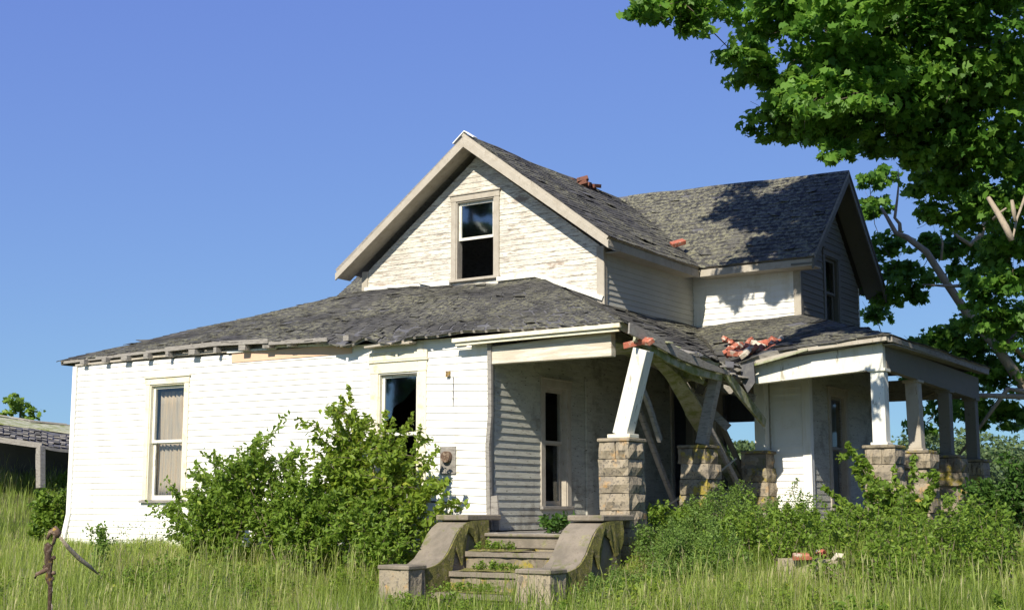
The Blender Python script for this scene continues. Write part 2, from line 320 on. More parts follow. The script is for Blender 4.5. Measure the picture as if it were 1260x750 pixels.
# peach strip, loose trims, meter
b=MB(); fbox(b,FA,-4.82,-2.42,2.80,2.945,.021,.030); b.build('bare_sheathing','peach',house,bev=.002)
b=MB(); b.beam([FA.p(-4.9,2.97,.04),FA.p(-3.9,2.965,.045),FA.p(-3.85,2.99,.045),FA.p(-2.4,2.93,.04)],.03,.035); b.build('frieze_strip','white',house)
b=MB(); b.beam([FA.p(-8.45,2.97,.035),FA.p(-6.5,3.0,.03),FA.p(-4.9,2.985,.04)],.02,.03); b.build('frieze_strip','trim',house)
trimbox('head_board',FA,-2.1,-1.05,2.66,2.78,.022,.05,'trimy')
b=MB(); b.beam([FA.p(-2.05,2.85,.12),FA.p(-1.6,2.87,.13),FA.p(-1.25,2.86,.12)],.16,.025); b.beam([FA.p(-1.5,2.89,.15),FA.p(-1.2,2.87,.14)],.1,.02); b.build('loose_board','trim',house)
trimbox('junction_box',FA,-.72,-.66,2.37,2.45,.02,.06,'rust')
b=MB(); fbox(b,FA,-.82,-.56,1.05,1.42,.02,.035); b.build('meter_plate','grey',house); b=MB(); b.tube([FA.p(-.69,1.28,.03),FA.p(-.69,1.28,.1)],[.08,.075],12); b.build('meter','rust',house)
b=MB(); b.tube([FA.p(-.61,1.98,.03),FA.p(-.61,2.37,.03)],[.006,.006],5); b.build('cable','grey',house)
b=MB(); b.beam([(.02,-.06,2.78),(.03,-.06,1.8),(.0,-.07,1.4),(.02,-.07,.55),(.08,-.12,.3)],.06,.05,(0,1,0)); b.beam([(.06,-.05,.75),(.12,-.08,.30)],.16,.03,(0,1,0)); b.build('corner_board','grey',house)
# porch side wall, lower
w3=(1.32,1.92,.62,2.3); dr=(5.36,6.1,.28,2.5)
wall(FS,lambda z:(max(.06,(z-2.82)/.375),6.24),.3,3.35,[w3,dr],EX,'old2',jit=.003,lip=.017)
window(FS,*w3,.11,'trim',1.5,lab='narrow dark window under the left porch',gl=(True,True),sash='trim')
for a,c in ((5.26,5.36),(6.1,6.2)): trimbox('door_casing',FS,a,c,.3,2.6,.0,.04,'trim')
trimbox('door_casing',FS,5.24,6.2,2.5,2.62,.0,.045,'trim')
b=MB(); fbox(b,FS,2.45,2.62,.3,2.5,.02,.05); b.build('corner_board','old2',house)
# gable wall
def gends(z):
    k=max(0,(z-4.55))/ (2.0/2.68); return (-4.78+max(0,k-.06),.0-max(0,k-.06))
w4=(-2.80,-2.03,4.34,5.66)
wall(FG,gends,3.4,6.42,[w4],.088,'old',jit=.0015,miss=.003,lip=.013)
window(FG,*w4,.10,'trim',5.0,lab='attic window with a reflecting upper pane and open lower half',gl=(True,False),lower=False,head=.0,sill='trim',gm='glass2')
trimbox('corner_board',FG,-4.81,-4.68,3.6,4.66,.0,.035,'trim'); trimbox('corner_board',FG,-.10,.035,3.6,4.62,.0,.035,'trim')
trimbox('corner_board',FS,3.04,3.16,3.55,4.55,.0,.03,'trim')
b=MB(); b.beam([FG.p(-4.72,4.34,.05),FG.p(-2.9,4.29,.05),FG.p(-2.9,4.28,.05)],.05,.07); b.beam([FG.p(-1.95,4.27,.05),FG.p(-1.2,4.27,.05),FG.p(.02,3.79,.05)],.05,.07); b.build('roof_flashing','white',house)
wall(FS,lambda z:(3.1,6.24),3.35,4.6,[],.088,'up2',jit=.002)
# wing
w5=(.5,1.12,.9,2.52)
wall(FWg,lambda z:(0.0,1.95),.3,3.3,[w5],EX,'siding',jit=.002)
window(FWg,*w5,.10,'trim',1.75,lab='sashless opening with sky showing through the house',upper=False,lower=False)
wall(FWg,lambda z:(0.0,1.95),3.3,4.6,[],EX,'siding',jit=.002)
def eends(z):
    k=max(0,(z-4.55)); return (6.28+max(0,k-.06)*.95,9.1-max(0,k-.06)*.95)
w6=(5.42,6.08,.60,2.35); w7=(7.42,8.05,3.6,4.95)
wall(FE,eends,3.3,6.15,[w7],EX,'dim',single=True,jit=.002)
FB=Fr((0,4.55,0),(1,0,0),(0,-1,0)); FC=Fr((2.70,0,0),(0,1,0),(1,0,0))
wall(FB,lambda z:(2.02,2.70),.3,2.85,[],EX,'siding',jit=.002)
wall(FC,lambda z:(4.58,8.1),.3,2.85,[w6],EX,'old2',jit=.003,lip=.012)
window(FC,*w6,.1,'trim',1.5,sash='grey',lab='window under the right porch roof')
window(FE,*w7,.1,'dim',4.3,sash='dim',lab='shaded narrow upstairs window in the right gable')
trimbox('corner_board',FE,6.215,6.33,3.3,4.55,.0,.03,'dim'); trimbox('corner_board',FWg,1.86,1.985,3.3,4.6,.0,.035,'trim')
trimbox('corner_board',FC,4.52,4.64,.3,2.85,.0,.03,'siding'); trimbox('corner_board',FB,2.60,2.735,.3,2.85,.0,.035,'siding'); trimbox('corner_board',FB,2.0,2.09,.3,2.85,.0,.03,'trim')
# hidden sides, floors and partitions
def plain(name,bx,mat='wallback'):
    b=MB()
    for q in bx: b.box(*q)
    return b.build(name,mat,house)
plain('wall',[(-8.5,-8.38,.01,6.5,0,2.95)],'siding')
plain('wall',[(-8.5,-4.8,6.5,6.6,0,3.0)],'siding')
plain('wall',[(-4.78,-.95,9.1,9.2,0,4.6),(-.10,1.95,9.1,9.2,0,4.6),(-.95,-.10,9.1,9.2,0,.9),(-.95,-.10,9.1,9.2,2.22,4.6)],'siding')
plain('wall',[(-4.9,-4.78,3.3,9.1,3.0,4.6)],'siding')
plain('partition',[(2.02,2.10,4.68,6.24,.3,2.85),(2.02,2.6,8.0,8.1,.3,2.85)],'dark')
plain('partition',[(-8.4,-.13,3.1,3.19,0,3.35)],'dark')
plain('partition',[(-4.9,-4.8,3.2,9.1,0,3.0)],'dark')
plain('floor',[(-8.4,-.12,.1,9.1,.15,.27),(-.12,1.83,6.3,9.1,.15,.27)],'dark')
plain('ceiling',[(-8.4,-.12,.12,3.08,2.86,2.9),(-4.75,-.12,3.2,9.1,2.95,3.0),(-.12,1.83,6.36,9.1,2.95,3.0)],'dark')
# ------------------------------------------------------------ roofs
def pl(pts,s):
    """interpolate [(s,(x,y,z))...]"""
    for (a,p),(b,q) in zip(pts[:-1],pts[1:]):
        if s<=b: return Vector(p).lerp(Vector(q),(s-a)/(b-a))
    return Vector(pts[-1][1])
def hsh(a,b): return math.sin(a*12.9898+b*78.233)*43758.5453%1
def vn(a,b):
    i,j=math.floor(a),math.floor(b); f,g=a-i,b-j; f=f*f*(3-2*f); g=g*g*(3-2*g)
    return (hsh(i,j)*(1-f)+hsh(i+1,j)*f)*(1-g)+(hsh(i,j+1)*(1-f)+hsh(i+1,j+1)*f)*g-.5
SH=[]   # (camera distance, verts, roof, mat)
def roof(E,T,n,mat='shingle',amp=.03,wd=.28,th=.10,under='dark',rough=1.0,sh=True,hole=None,sag_bump=None):
    def S(s,t):
        p=pl(E,s).lerp(pl(T,s),t); edge=min(1,4*min(s,1-s)+.0)*1.0
        p.z+=amp*edge*2*vn(p.x*1.1+5,p.y*1.1+3)+amp*.5*vn(p.x*4,p.y*4+9)
        if sag_bump: p.z+=sag_bump(p,s,t)  # local sag and humps of the roof, height only
        return p
    NS,NT=36,14; V=[];F=[]
    for i in range(NS+1):
        for j in range(NT+1): V.append(S(i/NS,j/NT))
    for i in range(NS):
        for j in range(NT):
            if hole and hole((i+.5)/NS,(j+.5)/NT): continue
            a=i*(NT+1)+j; F.append((a,a+NT+1,a+NT+2,a+1))
    b=MB(); b.add(V,F); r=b.build('roof','tar',house)
    r.data.materials.append(M[under]); md=r.modifiers.new('thickness','SOLIDIFY'); md.thickness=th; md.offset=-1; md.material_offset=1; md.material_offset_rim=1
    if not sh: return r,S
    for c in range(n):
        t0=c/n; t1=min(1,(c+1.35)/n); L=(S(1,t0)-S(0,t0)).length; k=max(1,int(L/wd)); ph=random.random()
        for i in range(-1,k+1):
            a=(i+ph)/k+.002; d=(i+1+ph)/k-.002*1
            a=max(0,a); d=min(1,d)
            if d-a<.1/k: continue
            if hole and hole((a+d)/2,t0): continue
            if random.random()<.03*rough: continue
            lf=.011+random.random()*.006*rough; tw=random.uniform(-.004,.006)*rough
            if random.random()<.04*rough: lf+=random.uniform(.005,.025); tw+=random.uniform(-.01,.02)
            t0j=t0+random.uniform(-.004,.004)*rough-(.0 if c else .012)
            p0=S(a,t0j);p1=S(d,t0j);p2=S(d,t1);p3=S(a,t1); N=(p1-p0).cross(p3-p0)
            if N.length<1e-6: continue
            N.normalize()
            if N.z<0: N=-N
            q=[p0+N*(lf+tw),p1+N*(lf-tw),p2+N*.004,p3+N*.004]
            ver=[*[x-N*.009 for x in q[:2]],q[2]-N*.003,q[3]-N*.003,*q]
            SH.append(((q[0]-CAM).length,[tuple(v) for v in ver],r,mat))
    return r,S
def sag_front(p,s,t):
    z=0
    if t<.35: z-=.10*(1-t/.35)*math.exp(-((p.x+2.0)/1.0)**2)*(1+.6*math.sin(p.x*7))
    z-=.06*math.exp(-((p.x+3.4)/.9)**2-((t-.45)/.25)**2)
    z+=.05*max(0,math.sin(p.x*.9+t*5.5))*math.exp(-((t-.7)/.2)**2)
    return z
roof([(0,(-8.92,.02,3.08)),(.3,(-5.2,-.10,3.14)),(.5,(-3.0,-.20,3.05)),(.62,(-1.6,-.20,2.97)),(.8,(.2,-.20,2.915)),(1,(2.12,-.20,2.905))],
     [(0,(-4.85,3.08,4.33)),(1,(-1.18,3.08,4.22))],36,amp=.045,th=.035,under='grey',rough=1.0,wd=.22,sag_bump=sag_front)
roof([(0,(-8.92,6.6,3.08)),(1,(-8.92,.02,3.08))],[(0,(-4.85,6.6,4.33)),(1,(-4.85,3.08,4.33))],10,sh=False,th=.08)
def hol(s,t): return (.50<s<.58 and .05<t<.35) or (.72<s<.78 and .3<t<.42) or (.3<s<.36 and .12<t<.2) or (s>.86 and t<.22)
def sag_side(p,s,t): return -.16*math.sin(math.pi*min(1,max(0,s)))*math.sin(math.pi*min(1,t*1.0))-.03*math.sin(s*40+t*9)*(1-t)*s
roof([(0,(2.12,-.20,2.905)),(.2,(2.22,.35,2.78)),(.4,(2.32,1.0,2.63)),(.7,(2.32,2.2,2.56)),(1,(2.15,3.0,2.42))],
     [(0,(-1.18,3.08,4.22)),(.25,(.03,3.08,3.73)),(1,(.03,6.24,3.70))],24,amp=.06,under='mossw',rough=1.8,hole=hol,sag_bump=sag_side)
roof([(0,(2.15,3.0,2.62)),(.2,(2.6,3.07,2.77)),(1,(4.44,3.07,2.93))],[(0,(.0,6.24,3.68)),(1,(1.95,6.24,3.76))],24,amp=.05,under='grey',rough=1.1,
     sag_bump=lambda p,s,t:-.16*math.exp(-((p.x-1.9)/.6)**2-((p.y-4.2)/.8)**2))
roof([(0,(4.44,3.07,2.93)),(1,(4.48,8.2,2.90))],[(0,(1.95,6.24,3.76)),(1,(1.95,8.2,3.78))],20,amp=.03,under='grey')
# upper roofs
roof([(0,(.32,2.68,4.68)),(1,(.32,5.86,4.66))],[(0,(-2.39,2.68,6.70)),(1,(-2.39,7.9,6.62))],24,amp=.03,under='trim',th=.06,rough=1.0,
     sag_bump=lambda p,s,t:.07*sstep(0,1,s)*math.sin(math.pi*min(1,t)))
roof([(0,(.32,5.86,4.66)),(1,(2.38,5.82,4.66))],[(0,(-2.39,7.9,6.62)),(1,(2.38,7.67,6.46))],24,mat='shingle2',wd=.2,amp=.03,under='grey',th=.06)
roof([(0,(-5.10,9.3,4.68)),(1,(-5.10,2.68,4.68))],[(0,(-2.39,9.3,6.60)),(1,(-2.39,2.68,6.65))],20,sh=False,th=.06,under='grey',amp=.02)
roof([(0,(2.38,9.5,4.56)),(1,(-2.5,9.5,4.56))],[(0,(2.38,7.67,6.46)),(1,(-2.5,7.9,6.6))],20,sh=False,th=.06,amp=.02)
p0=ony(398,380,4.5); p1=ony(441,340,6.2)
roof([(0,tuple(p0)),(1,(-4.85,4.5,p0.z+.05))],[(0,tuple(p1)),(1,(-4.85,6.2,p1.z))],14,amp=.02)
SH.sort(key=lambda q:q[0])
hexf=[(3,2,1,0),(4,5,6,7),(0,1,5,4),(1,2,6,5),(2,3,7,6),(3,0,4,7)]
rest={}
for i,(d,v,r,mt) in enumerate(SH):
    if i<300: b=MB(); b.add(v,hexf); b.build('shingle',mt,r)
    else: rest.setdefault(r.name,(r,mt,MB()))[2].add(v,hexf)
for r,mt,b in rest.values(): b.build('shingles',mt,r,kind='stuff')
# fascias, rakes, soffits
def board(name,pts,w,h,mat,up=(0,0,1),**kw):
    b=MB(); b.beam(pts,w,h,up,**kw); return b.build(name,mat,house,bev=.003)
R0=(-5.10,2.67,4.61); RA=(-2.39,2.67,6.63); R1=(.32,2.67,4.61)
for a,c in ((R0,RA),(R1,RA)):
    b=MB(); q=Vector((0,0,-.15)); A,C_=Vector(a),Vector(c); sx=.0
    b.hexa([A+q*.8,C_+q*1.1,C_+q*1.1+Vector((0,.035,0)),A+q*.8+Vector((0,.035,0)),A,C_,C_+Vector((0,.035,0)),A+Vector((0,.035,0))]); b.build('rake_board','trim',house,bev=.003)
    dx=.30 if a is R0 else -.30
    b=MB(); z=Vector((0,0,-.03)); B0=A+Vector((0,.04,-.05)); B1=C_+Vector((0,.04,-.05)); y=Vector((0,.37,0))
    b.hexa([B0+z,B1+z,B1+z+y,B0+z+y,B0,B1,B1+y,B0+y]); b.build('soffit','trim',house)
board('ridge_cap',[(-2.62,2.75,6.56),(-2.39,2.75,6.74),(-2.2,2.75,6.61)],.12,.02,'metal')
board('fascia',[(.30,2.70,4.565),(.30,5.84,4.545)],.03,.13,'trim'); plain('soffit',[(.02,.28,3.1,5.84,4.50,4.52)],'trim')
board('fascia',[(.30,5.87,4.555),(2.36,5.84,4.555)],.03,.12,'trim'); plain('soffit',[(.29,2.34,5.9,6.24,4.50,4.52)],'trim')
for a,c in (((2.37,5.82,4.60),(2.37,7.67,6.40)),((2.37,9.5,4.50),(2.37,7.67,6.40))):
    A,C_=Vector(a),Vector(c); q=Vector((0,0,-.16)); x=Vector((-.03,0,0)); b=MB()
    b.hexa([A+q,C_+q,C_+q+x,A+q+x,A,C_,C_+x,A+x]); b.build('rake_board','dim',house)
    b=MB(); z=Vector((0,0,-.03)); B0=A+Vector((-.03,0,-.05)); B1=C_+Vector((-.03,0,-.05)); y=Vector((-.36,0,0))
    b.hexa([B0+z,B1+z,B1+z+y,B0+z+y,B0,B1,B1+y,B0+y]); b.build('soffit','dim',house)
# left eave: rafter tails and rotten edge boards
for i in range(12):
    x=-8.2+i*.52+random.uniform(-.05,.05); b=MB(); b.box(x,x+random.choice([.06,.1,.14]),-.13-.02*i/3,.25,2.965,3.045); b.build('rafter_tail','grey',house)
board('eave_board',[(-8.8,.0,3.04),(-7.5,-.05,3.06),(-6.2,-.09,3.09)],.03,.05,'grey'); board('eave_board',[(-6.2,-.12,3.085),(-5,-.14,3.10),(-3.9,-.2,3.06)],.03,.07,'grey'); board('eave_board',[(-3.9,-.18,3.03),(-2.7,-.24,3.0)],.03,.06,'grey')
plain('eave_board',[(-8.4,-2.9,.02,.10,2.95,3.07)],'grey')
# left porch eave mouldings and beam
board('eave_moulding',[(-.50,-.20,2.835),(.3,-.21,2.845),(2.10,-.21,2.86)],.05,.055,'trimy'); board('eave_moulding',[(-.46,-.175,2.785),(.3,-.18,2.795),(2.07,-.18,2.81)],.04,.045,'trimy')
plain('soffit',[(-.3,2.05,-.16,-.04,2.815,2.83)],'grey')
b=MB(); b.hexa([(.01,-.06,2.50),(1.88,-.06,2.50),(1.88,.06,2.50),(.01,.06,2.50),(.01,-.06,2.74),(1.88,-.06,2.81),(1.88,.06,2.81),(.01,.06,2.74)]); b.build('porch_beam','beam',house,bev=.006)
plain('porch_ceiling',[(.03,1.85,.06,1.3,2.68,2.70)],'mossw')
# right porch beams, ceiling, mouldings
b=MB(); b.hexa([(2.42,3.22,2.36),(4.30,3.22,2.48),(4.30,3.34,2.48),(2.42,3.34,2.36),(2.42,3.22,2.66),(4.30,3.22,2.84),(4.30,3.34,2.84),(2.42,3.34,2.66)]); b.build('porch_beam','white',house,bev=.006)
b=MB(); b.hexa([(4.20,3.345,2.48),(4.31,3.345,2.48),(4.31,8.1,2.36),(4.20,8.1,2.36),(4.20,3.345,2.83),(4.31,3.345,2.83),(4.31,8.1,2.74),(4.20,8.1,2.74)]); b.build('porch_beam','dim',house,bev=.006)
b=MB(); b.box(1.98,4.2,7.98,8.09,2.4,2.75); b.build('porch_beam','grey',house)
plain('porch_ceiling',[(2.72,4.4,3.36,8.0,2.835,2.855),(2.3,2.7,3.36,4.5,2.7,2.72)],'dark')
board('eave_moulding',[(2.50,3.08,2.655),(3.2,3.07,2.79),(4.42,3.06,2.87)],.05,.055,'trim'); board('eave_moulding',[(4.45,3.12,2.865),(4.45,8.15,2.82)],.05,.07,'grey')
plain('soffit',[(3.3,4.40,3.09,3.215,2.842,2.85),(4.315,4.46,3.2,8.1,2.80,2.82)],'grey')
board('eave_strip',[(2.45,3.04,2.61),(2.9,3.04,2.70),(3.3,3.03,2.79)],.03,.03,'mossw')
# porch deck
b=MB()
for i in range(13): b.box(.04+i*.148,.04+i*.148+.143,-.5,6.2,.24,.28+random.uniform(-.004,.004))
plain('porch_deck',[(.03,1.9,-.52,3.3,.10,.236),(1.98,4.2,3.4,8.0,.10,.25)],'conc')
for i in range(13):
    c=MB(); c.box(.04+i*.148,.04+i*.148+.143,-.55,3.2,.24,.28+random.uniform(-.004,.006)); c.build('deck_board','grey',house)
plain('foundation',[(.03,1.95,-.1,3.3,-.5,.10),(1.97,4.25,3.3,8.0,-.3,.10),(-8.45,-.05,.03,.3,-.6,-.005)],'stone2')
# ------------------------------------------------------------ stone piers
def rockblock(x0,x1,y0,y1,z0,z1,rough=.03):
    """cut block with a bulged, chipped rock face on every side"""
    b=MB(); n=5; cx,cy,cz=(x0+x1)/2,(y0+y1)/2,(z0+z1)/2; V={}; vs=[]; fs=[]
    def vid(i,j,k):
        if (i,j,k) in V: return V[(i,j,k)]
        fx,fy,fz=i/n,j/n,k/2
        x=x0+(x1-x0)*fx; y=y0+(y1-y0)*fy; z=z0+(z1-z0)*fz
        mx=math.sin(math.pi*fy)*math.sin(math.pi*fz); my=math.sin(math.pi*fx)*math.sin(math.pi*fz)
        r=random.uniform(.2,1.3)
        if i==0: x-=rough*mx*r
        if i==n: x+=rough*mx*r
        if j==0: y-=rough*my*r
        if j==n: y+=rough*my*r
        x+=random.uniform(-.009,.009); y+=random.uniform(-.009,.009); z+=random.uniform(-.004,.004)
        V[(i,j,k)]=len(vs); vs.append((x,y,z)); return V[(i,j,k)]
    for i in range(n):
        for k in range(2):
            fs.append((vid(i,0,k),vid(i+1,0,k),vid(i+1,0,k+1),vid(i,0,k+1))); fs.append((vid(i+1,n,k),vid(i,n,k),vid(i,n,k+1),vid(i+1,n,k+1)))
            fs.append((vid(0,i+1,k),vid(0,i,k),vid(0,i,k+1),vid(0,i+1,k+1))); fs.append((vid(n,i,k),vid(n,i+1,k),vid(n,i+1,k+1),vid(n,i,k+1)))
        for j in range(n):
            fs.append((vid(i,j,2),vid(i+1,j,2),vid(i+1,j+1,2),vid(i,j+1,2))); fs.append((vid(i,j,0),vid(i,j+1,0),vid(i+1,j+1,0),vid(i+1,j,0)))
    b.add(vs,fs); return b
def pier(x,y,w,d,top,courses,lab,mossy=0,jit=.01,skew=0):
    b=MB(); b.box(x-w/2-.02,x+w/2+.02,y-d/2-.02,y+d/2+.02,top-.045,top); pr=b.build('stone_pier','stone' if not mossy else 'stone2',house,bev=.01,label=lab)
    h=.212; z=top-.05
    for c in range(courses):
        m='stone2' if random.random()<mossy else 'stone'; jx=random.uniform(-jit,jit)+skew*c; jy=random.uniform(-jit,jit)
        a=MB()
        if c%2==0: bl=[(x-w/2+jx,x+.02+jx,y-d/2+jy,y+d/2+jy),(x+.028+jx,x+w/2+jx,y-d/2+jy,y+d/2+jy)] if w>.4 and c%4==0 else [(x-w/2+jx,x+w/2+jx,y-d/2+jy,y+d/2+jy)]
        else: bl=[(x-w/2+jx,x+w/2+jx,y-d/2+jy,y+d/2+jy)]
        for q in bl: rockblock(*q,z-h+.006,z-.003,.048).build('stone_block',m,pr)
        z-=h
    a=MB(); a.box(x-w/2+.025,x+w/2-.025,y-d/2+.025,y+d/2-.025,z,top-.05); a.build('mortar_core','conc',pr)
    return pr
pier(1.93,.10,.42,.44,1.46,7,'tall front stone pier under the leaning white post',0,.006)
pier(1.93,2.33,.42,.42,1.46,7,'second stone pier with broken narrow courses',.2,.04)
pier(1.95,4.42,.40,.42,1.45,6,'mossy stone pier under the upright grey post',.8,.04)
pier(4.22,3.36,.42,.44,1.44,7,'corner stone pier of the right porch',.25)
pier(4.22,4.85,.42,.42,1.42,7,'second stone pier of the right porch',.4,.05)
pier(4.22,6.40,.42,.42,1.40,7,'third stone pier of the right porch',.6,.06)
pier(4.22,7.90,.42,.42,1.38,7,'far stone pier of the right porch',.4)
for (x0,x1,y) in ((3.5,3.98,5.0),(4.05,4.5,5.9)): rockblock(x0,x1,y,y+.3,.15,.4,.04).build('stone_block','stone2',house)
# low wall between first two piers with dark gaps
for i in range(5): rockblock(1.85,2.1,.42+i*.34,.42+i*.34+.2,.0,.22,.05).build('stone_block','stone2',house)
board('ledge_board',[(2.02,.33,.31),(2.05,1.9,.29)],.2,.03,'grey')
# posts
def post(pts,w,mat,lab,cap=True,capmat=None):
    b=MB(); b.beam(pts,w,w,(0,1,0)); p=b.build('porch_post',mat,house,bev=.006,label=lab)
    if cap:
        b=MB(); x,y,z=pts[-1]; b.box(x-w*.62,x+w*.62,y-w*.62,y+w*.62,z-.035,z+.0); b.build('post_base',capmat or mat,p,bev=.004)
        x,y,z=pts[0]; b=MB(); b.box(x-w*.66,x+w*.66,y-w*.66,y+w*.66,z-.03,z+.01); b.build('post_capital',capmat or mat,p,bev=.004)
    return p
post([(2.30,.02,2.56),(1.99,.02,1.50)],.20,'white','leaning bright white post on the tall front pier',cap=False)
b=MB(); b.box(1.83,2.15,-.10,.15,1.462,1.51); b.build('post_base','trimy',house,bev=.005)
post([(2.20,2.40,2.50),(2.00,2.28,1.47)],.145,'grey','leaning bare grey post on the second pier',cap=False)
post([(2.0,4.40,2.52),(2.0,4.40,1.47)],.17,'white','upright white post beside the fallen fascia board')
post([(4.20,3.34,2.48),(4.20,3.34,1.48)],.19,'white','sunlit white corner post of the right porch')
post([(4.20,4.86,2.44),(4.22,4.86,1.45)],.19,'trim','second post of the right porch')
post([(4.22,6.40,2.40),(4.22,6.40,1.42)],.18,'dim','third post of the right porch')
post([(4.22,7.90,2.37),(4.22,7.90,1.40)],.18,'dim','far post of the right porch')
post([(2.15,8.0,2.4),(2.15,8.0,.28)],.18,'grey','shaded rear post against the wing wall')
b=MB(); b.box(2.12,2.34,3.2,3.34,2.40,2.48); b.build('beam_end','trim',house)
# broken and fallen boards of the collapsed porch
board('broken_board',[(2.30,-.36,2.79),(2.34,.3,2.70),(2.36,1.0,2.57),(2.36,1.7,2.50),(2.34,2.5,2.46)],.025,.14,'grey',hs=[.14,.15,.13,.1,.05])
board('broken_board',[(2.24,-.1,2.72),(2.28,.7,2.52),(2.30,1.4,2.42),(2.30,2.3,2.40)],.04,.12,'mossw')
def onx(px,py,x):
    p=at(px,py,1)-CAM; return tuple(CAM+p*((x-CAM.x)/p.x))
board('broken_board',[onx(786,428,2.0),onx(806,440,1.9),(onx(828,462,1.8)),onx(846,490,1.7),onx(858,512,1.62)],.05,.28,'mossw',(1,0,.2),hs=[.06,.13,.2,.25,.27])
board('broken_board',[onx(852,505,1.5),onx(874,540,1.45),onx(894,572,1.4),onx(908,594,1.4)],.05,.25,'mossw',(1,0,.2))
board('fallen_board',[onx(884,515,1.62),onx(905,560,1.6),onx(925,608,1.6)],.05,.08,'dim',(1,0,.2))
board('broken_board',[(1.9,.5,2.4),(1.8,1.1,1.95),(1.75,1.5,1.50)],.05,.09,'grey')
board('broken_board',[(2.28,2.3,2.56),(2.28,3.0,2.22),(2.26,3.9,1.84)],.04,.17,'mossw',hs=[.10,.17,.13])
board('broken_board',[(2.24,2.25,2.60),(2.2,2.8,2.42),(2.2,3.3,2.15)],.03,.08,'grey')
board('fallen_rail',[(1.0,2.15,2.2),(1.0,2.9,1.25),(1.02,3.5,.5)],.06,.07,'grey'); board('fallen_rail',[(1.7,2.9,2.0),(1.75,3.6,1.3),(1.8,4.2,.7)],.05,.08,'grey')
for i in range(9):
    y=.2+i*.34; z=2.80-.1*i*.34+random.uniform(-.03,.02); board('broken_lath',[(2.42-random.random()*.12,y,z-.08),(2.05,y+random.uniform(0,.4),z+.02),(1.5,y+random.uniform(0.1,.6),z+.22)],.10,.018,random.choice(['grey','mossw','grey']),(0,0,1))
for i in range(16):
    a=random.uniform(0,6.28); x=1.95+random.uniform(-.3,.3); y=2.9+random.uniform(-.4,.5); z=2.55+random.uniform(-.12,.15); d=Vector((math.cos(a),math.sin(a),random.uniform(-.8,-.1)))*random.uniform(.15,.3)
    board('broken_lath',[(x,y,z),tuple(Vector((x,y,z))+d)],.12,.02,random.choice(['grey','tar','tar','mossw']),(0,.3,1))
board('broken_rafter',[(.25,1.3,3.1),(1.2,1.8,2.75),(2.1,2.2,2.35)],.05,.12,'mossw'); board('broken_rafter',[(.3,2.4,3.1),(1.2,2.9,2.6),(1.9,3.4,1.75)],.05,.12,'grey'); board('broken_rafter',[(.3,3.6,3.0),(1.3,3.8,2.5),(2.2,3.7,2.2)],.05,.11,'grey')
board('fallen_board',[(1.2,2.6,.6),(1.7,3.0,.95),(2.1,3.2,1.3)],.14,.025,'trim'); board('fallen_board',[(1.3,3.9,.35),(1.9,4.0,.55),(2.3,3.6,.5)],.16,.025,'mossw')
b=MB(); b.add([(2.28,3.02,2.62),(2.5,2.98,2.66),(2.52,2.97,2.36),(2.40,2.98,2.22),(2.30,3.0,2.40),(2.28,3.04,2.62),(2.5,3.0,2.66),(2.52,2.99,2.36),(2.40,3.0,2.22),(2.30,3.02,2.40)],[(0,1,2,3,4),(9,8,7,6,5),(0,5,6,1),(1,6,7,2),(2,7,8,3),(3,8,9,4),(4,9,5,0)]); b.build('hanging_felt','tar',house)
# ------------------------------------------------------------ loose bricks (things)
def brick_mesh(name,mat):
    b=MB(); n=1
    v=[(sx*.105,sy*.05,sz*.032) for sx,sy,sz in ((-1,-1,-1),(1,-1,-1),(1,1,-1),(-1,1,-1),(-1,-1,1),(1,-1,1),(1,1,1),(-1,1,1))]
    v=[tuple(c+random.uniform(-.006,.006) for c in p) for p in v]; b.add(v,hexf)
    me=bpy.data.meshes.new(name); me.from_pydata(b.v,[],b.f); me.materials.append(M[mat]); return me
bm=[brick_mesh('brick','brick') for _ in range(4)]; mm_=brick_mesh('mortar_lump','mortar')
def rz(x,y):   # height of the valley roof
    d=min(max((6.24-y)/3.3,0),1); return 3.70-d*.95-.16*math.exp(-((x-1.9)/.6)**2-((y-4.2)/.8)**2)
def loose(me,name,loc,rot,label,cat,group=None,sc=1):
    o=bpy.data.objects.new(name,me); link(o); o.location=loc; o.rotation_euler=rot; o.scale=(sc,)*3; o.modifiers.new('bevel','BEVEL').width=.006; return tag(o,label,cat,group)
k=0
for i in range(34):
    px_=random.uniform(893,962); py_=417+ (px_-893)*.10+random.uniform(-1,17)-(5 if px_>950 else 0)
    y=5.0-(py_-412)*.085; p=ony(px_,py_,y)
    zone=('left end' if px_<912 else 'middle' if px_<940 else 'right end'); row='back edge' if py_<417+(px_-893)*.10+8 else 'front edge'
    lab_=('loose red brick at the %s of the roof rubble heap, along its %s' if i%5 else 'pale mortar lump at the %s of the roof rubble, on its %s')%(zone,row)
    loose(bm[i%4] if i%5 else mm_,'brick' if i%5 else 'mortar_lump',(p.x,p.y,p.z),(random.uniform(-.7,.7),random.uniform(-.7,.7),random.uniform(-1.5,1.5)),
      lab_,'brick' if i%5 else 'rubble','bricks fallen on the porch roof' if i%5 else 'mortar lumps on the porch roof',random.uniform(.75,1.3))
p=ony(982,438,3.9)
loose(bm[1],'brick',tuple(ony(983,421,4.4)),(.1,.1,.6),'single red brick apart to the right of the roof heap','brick')
loose(bm[2],'brick',tuple(at(834,299,23.4)),(.5,-.3,.9),'orange-red brick lodged in the upper roof valley','brick',sc=1.3)
loose(bm[0],'brick',(2.18,-.02,2.64),(.1,-.2,.4),'red brick balanced on top of the leaning white post','brick',sc=1.2)
loose(bm[3],'brick',(2.36,-.02,2.66),(.5,.2,-.4),'dusty brick wedged between the leaning post and the eave','brick')
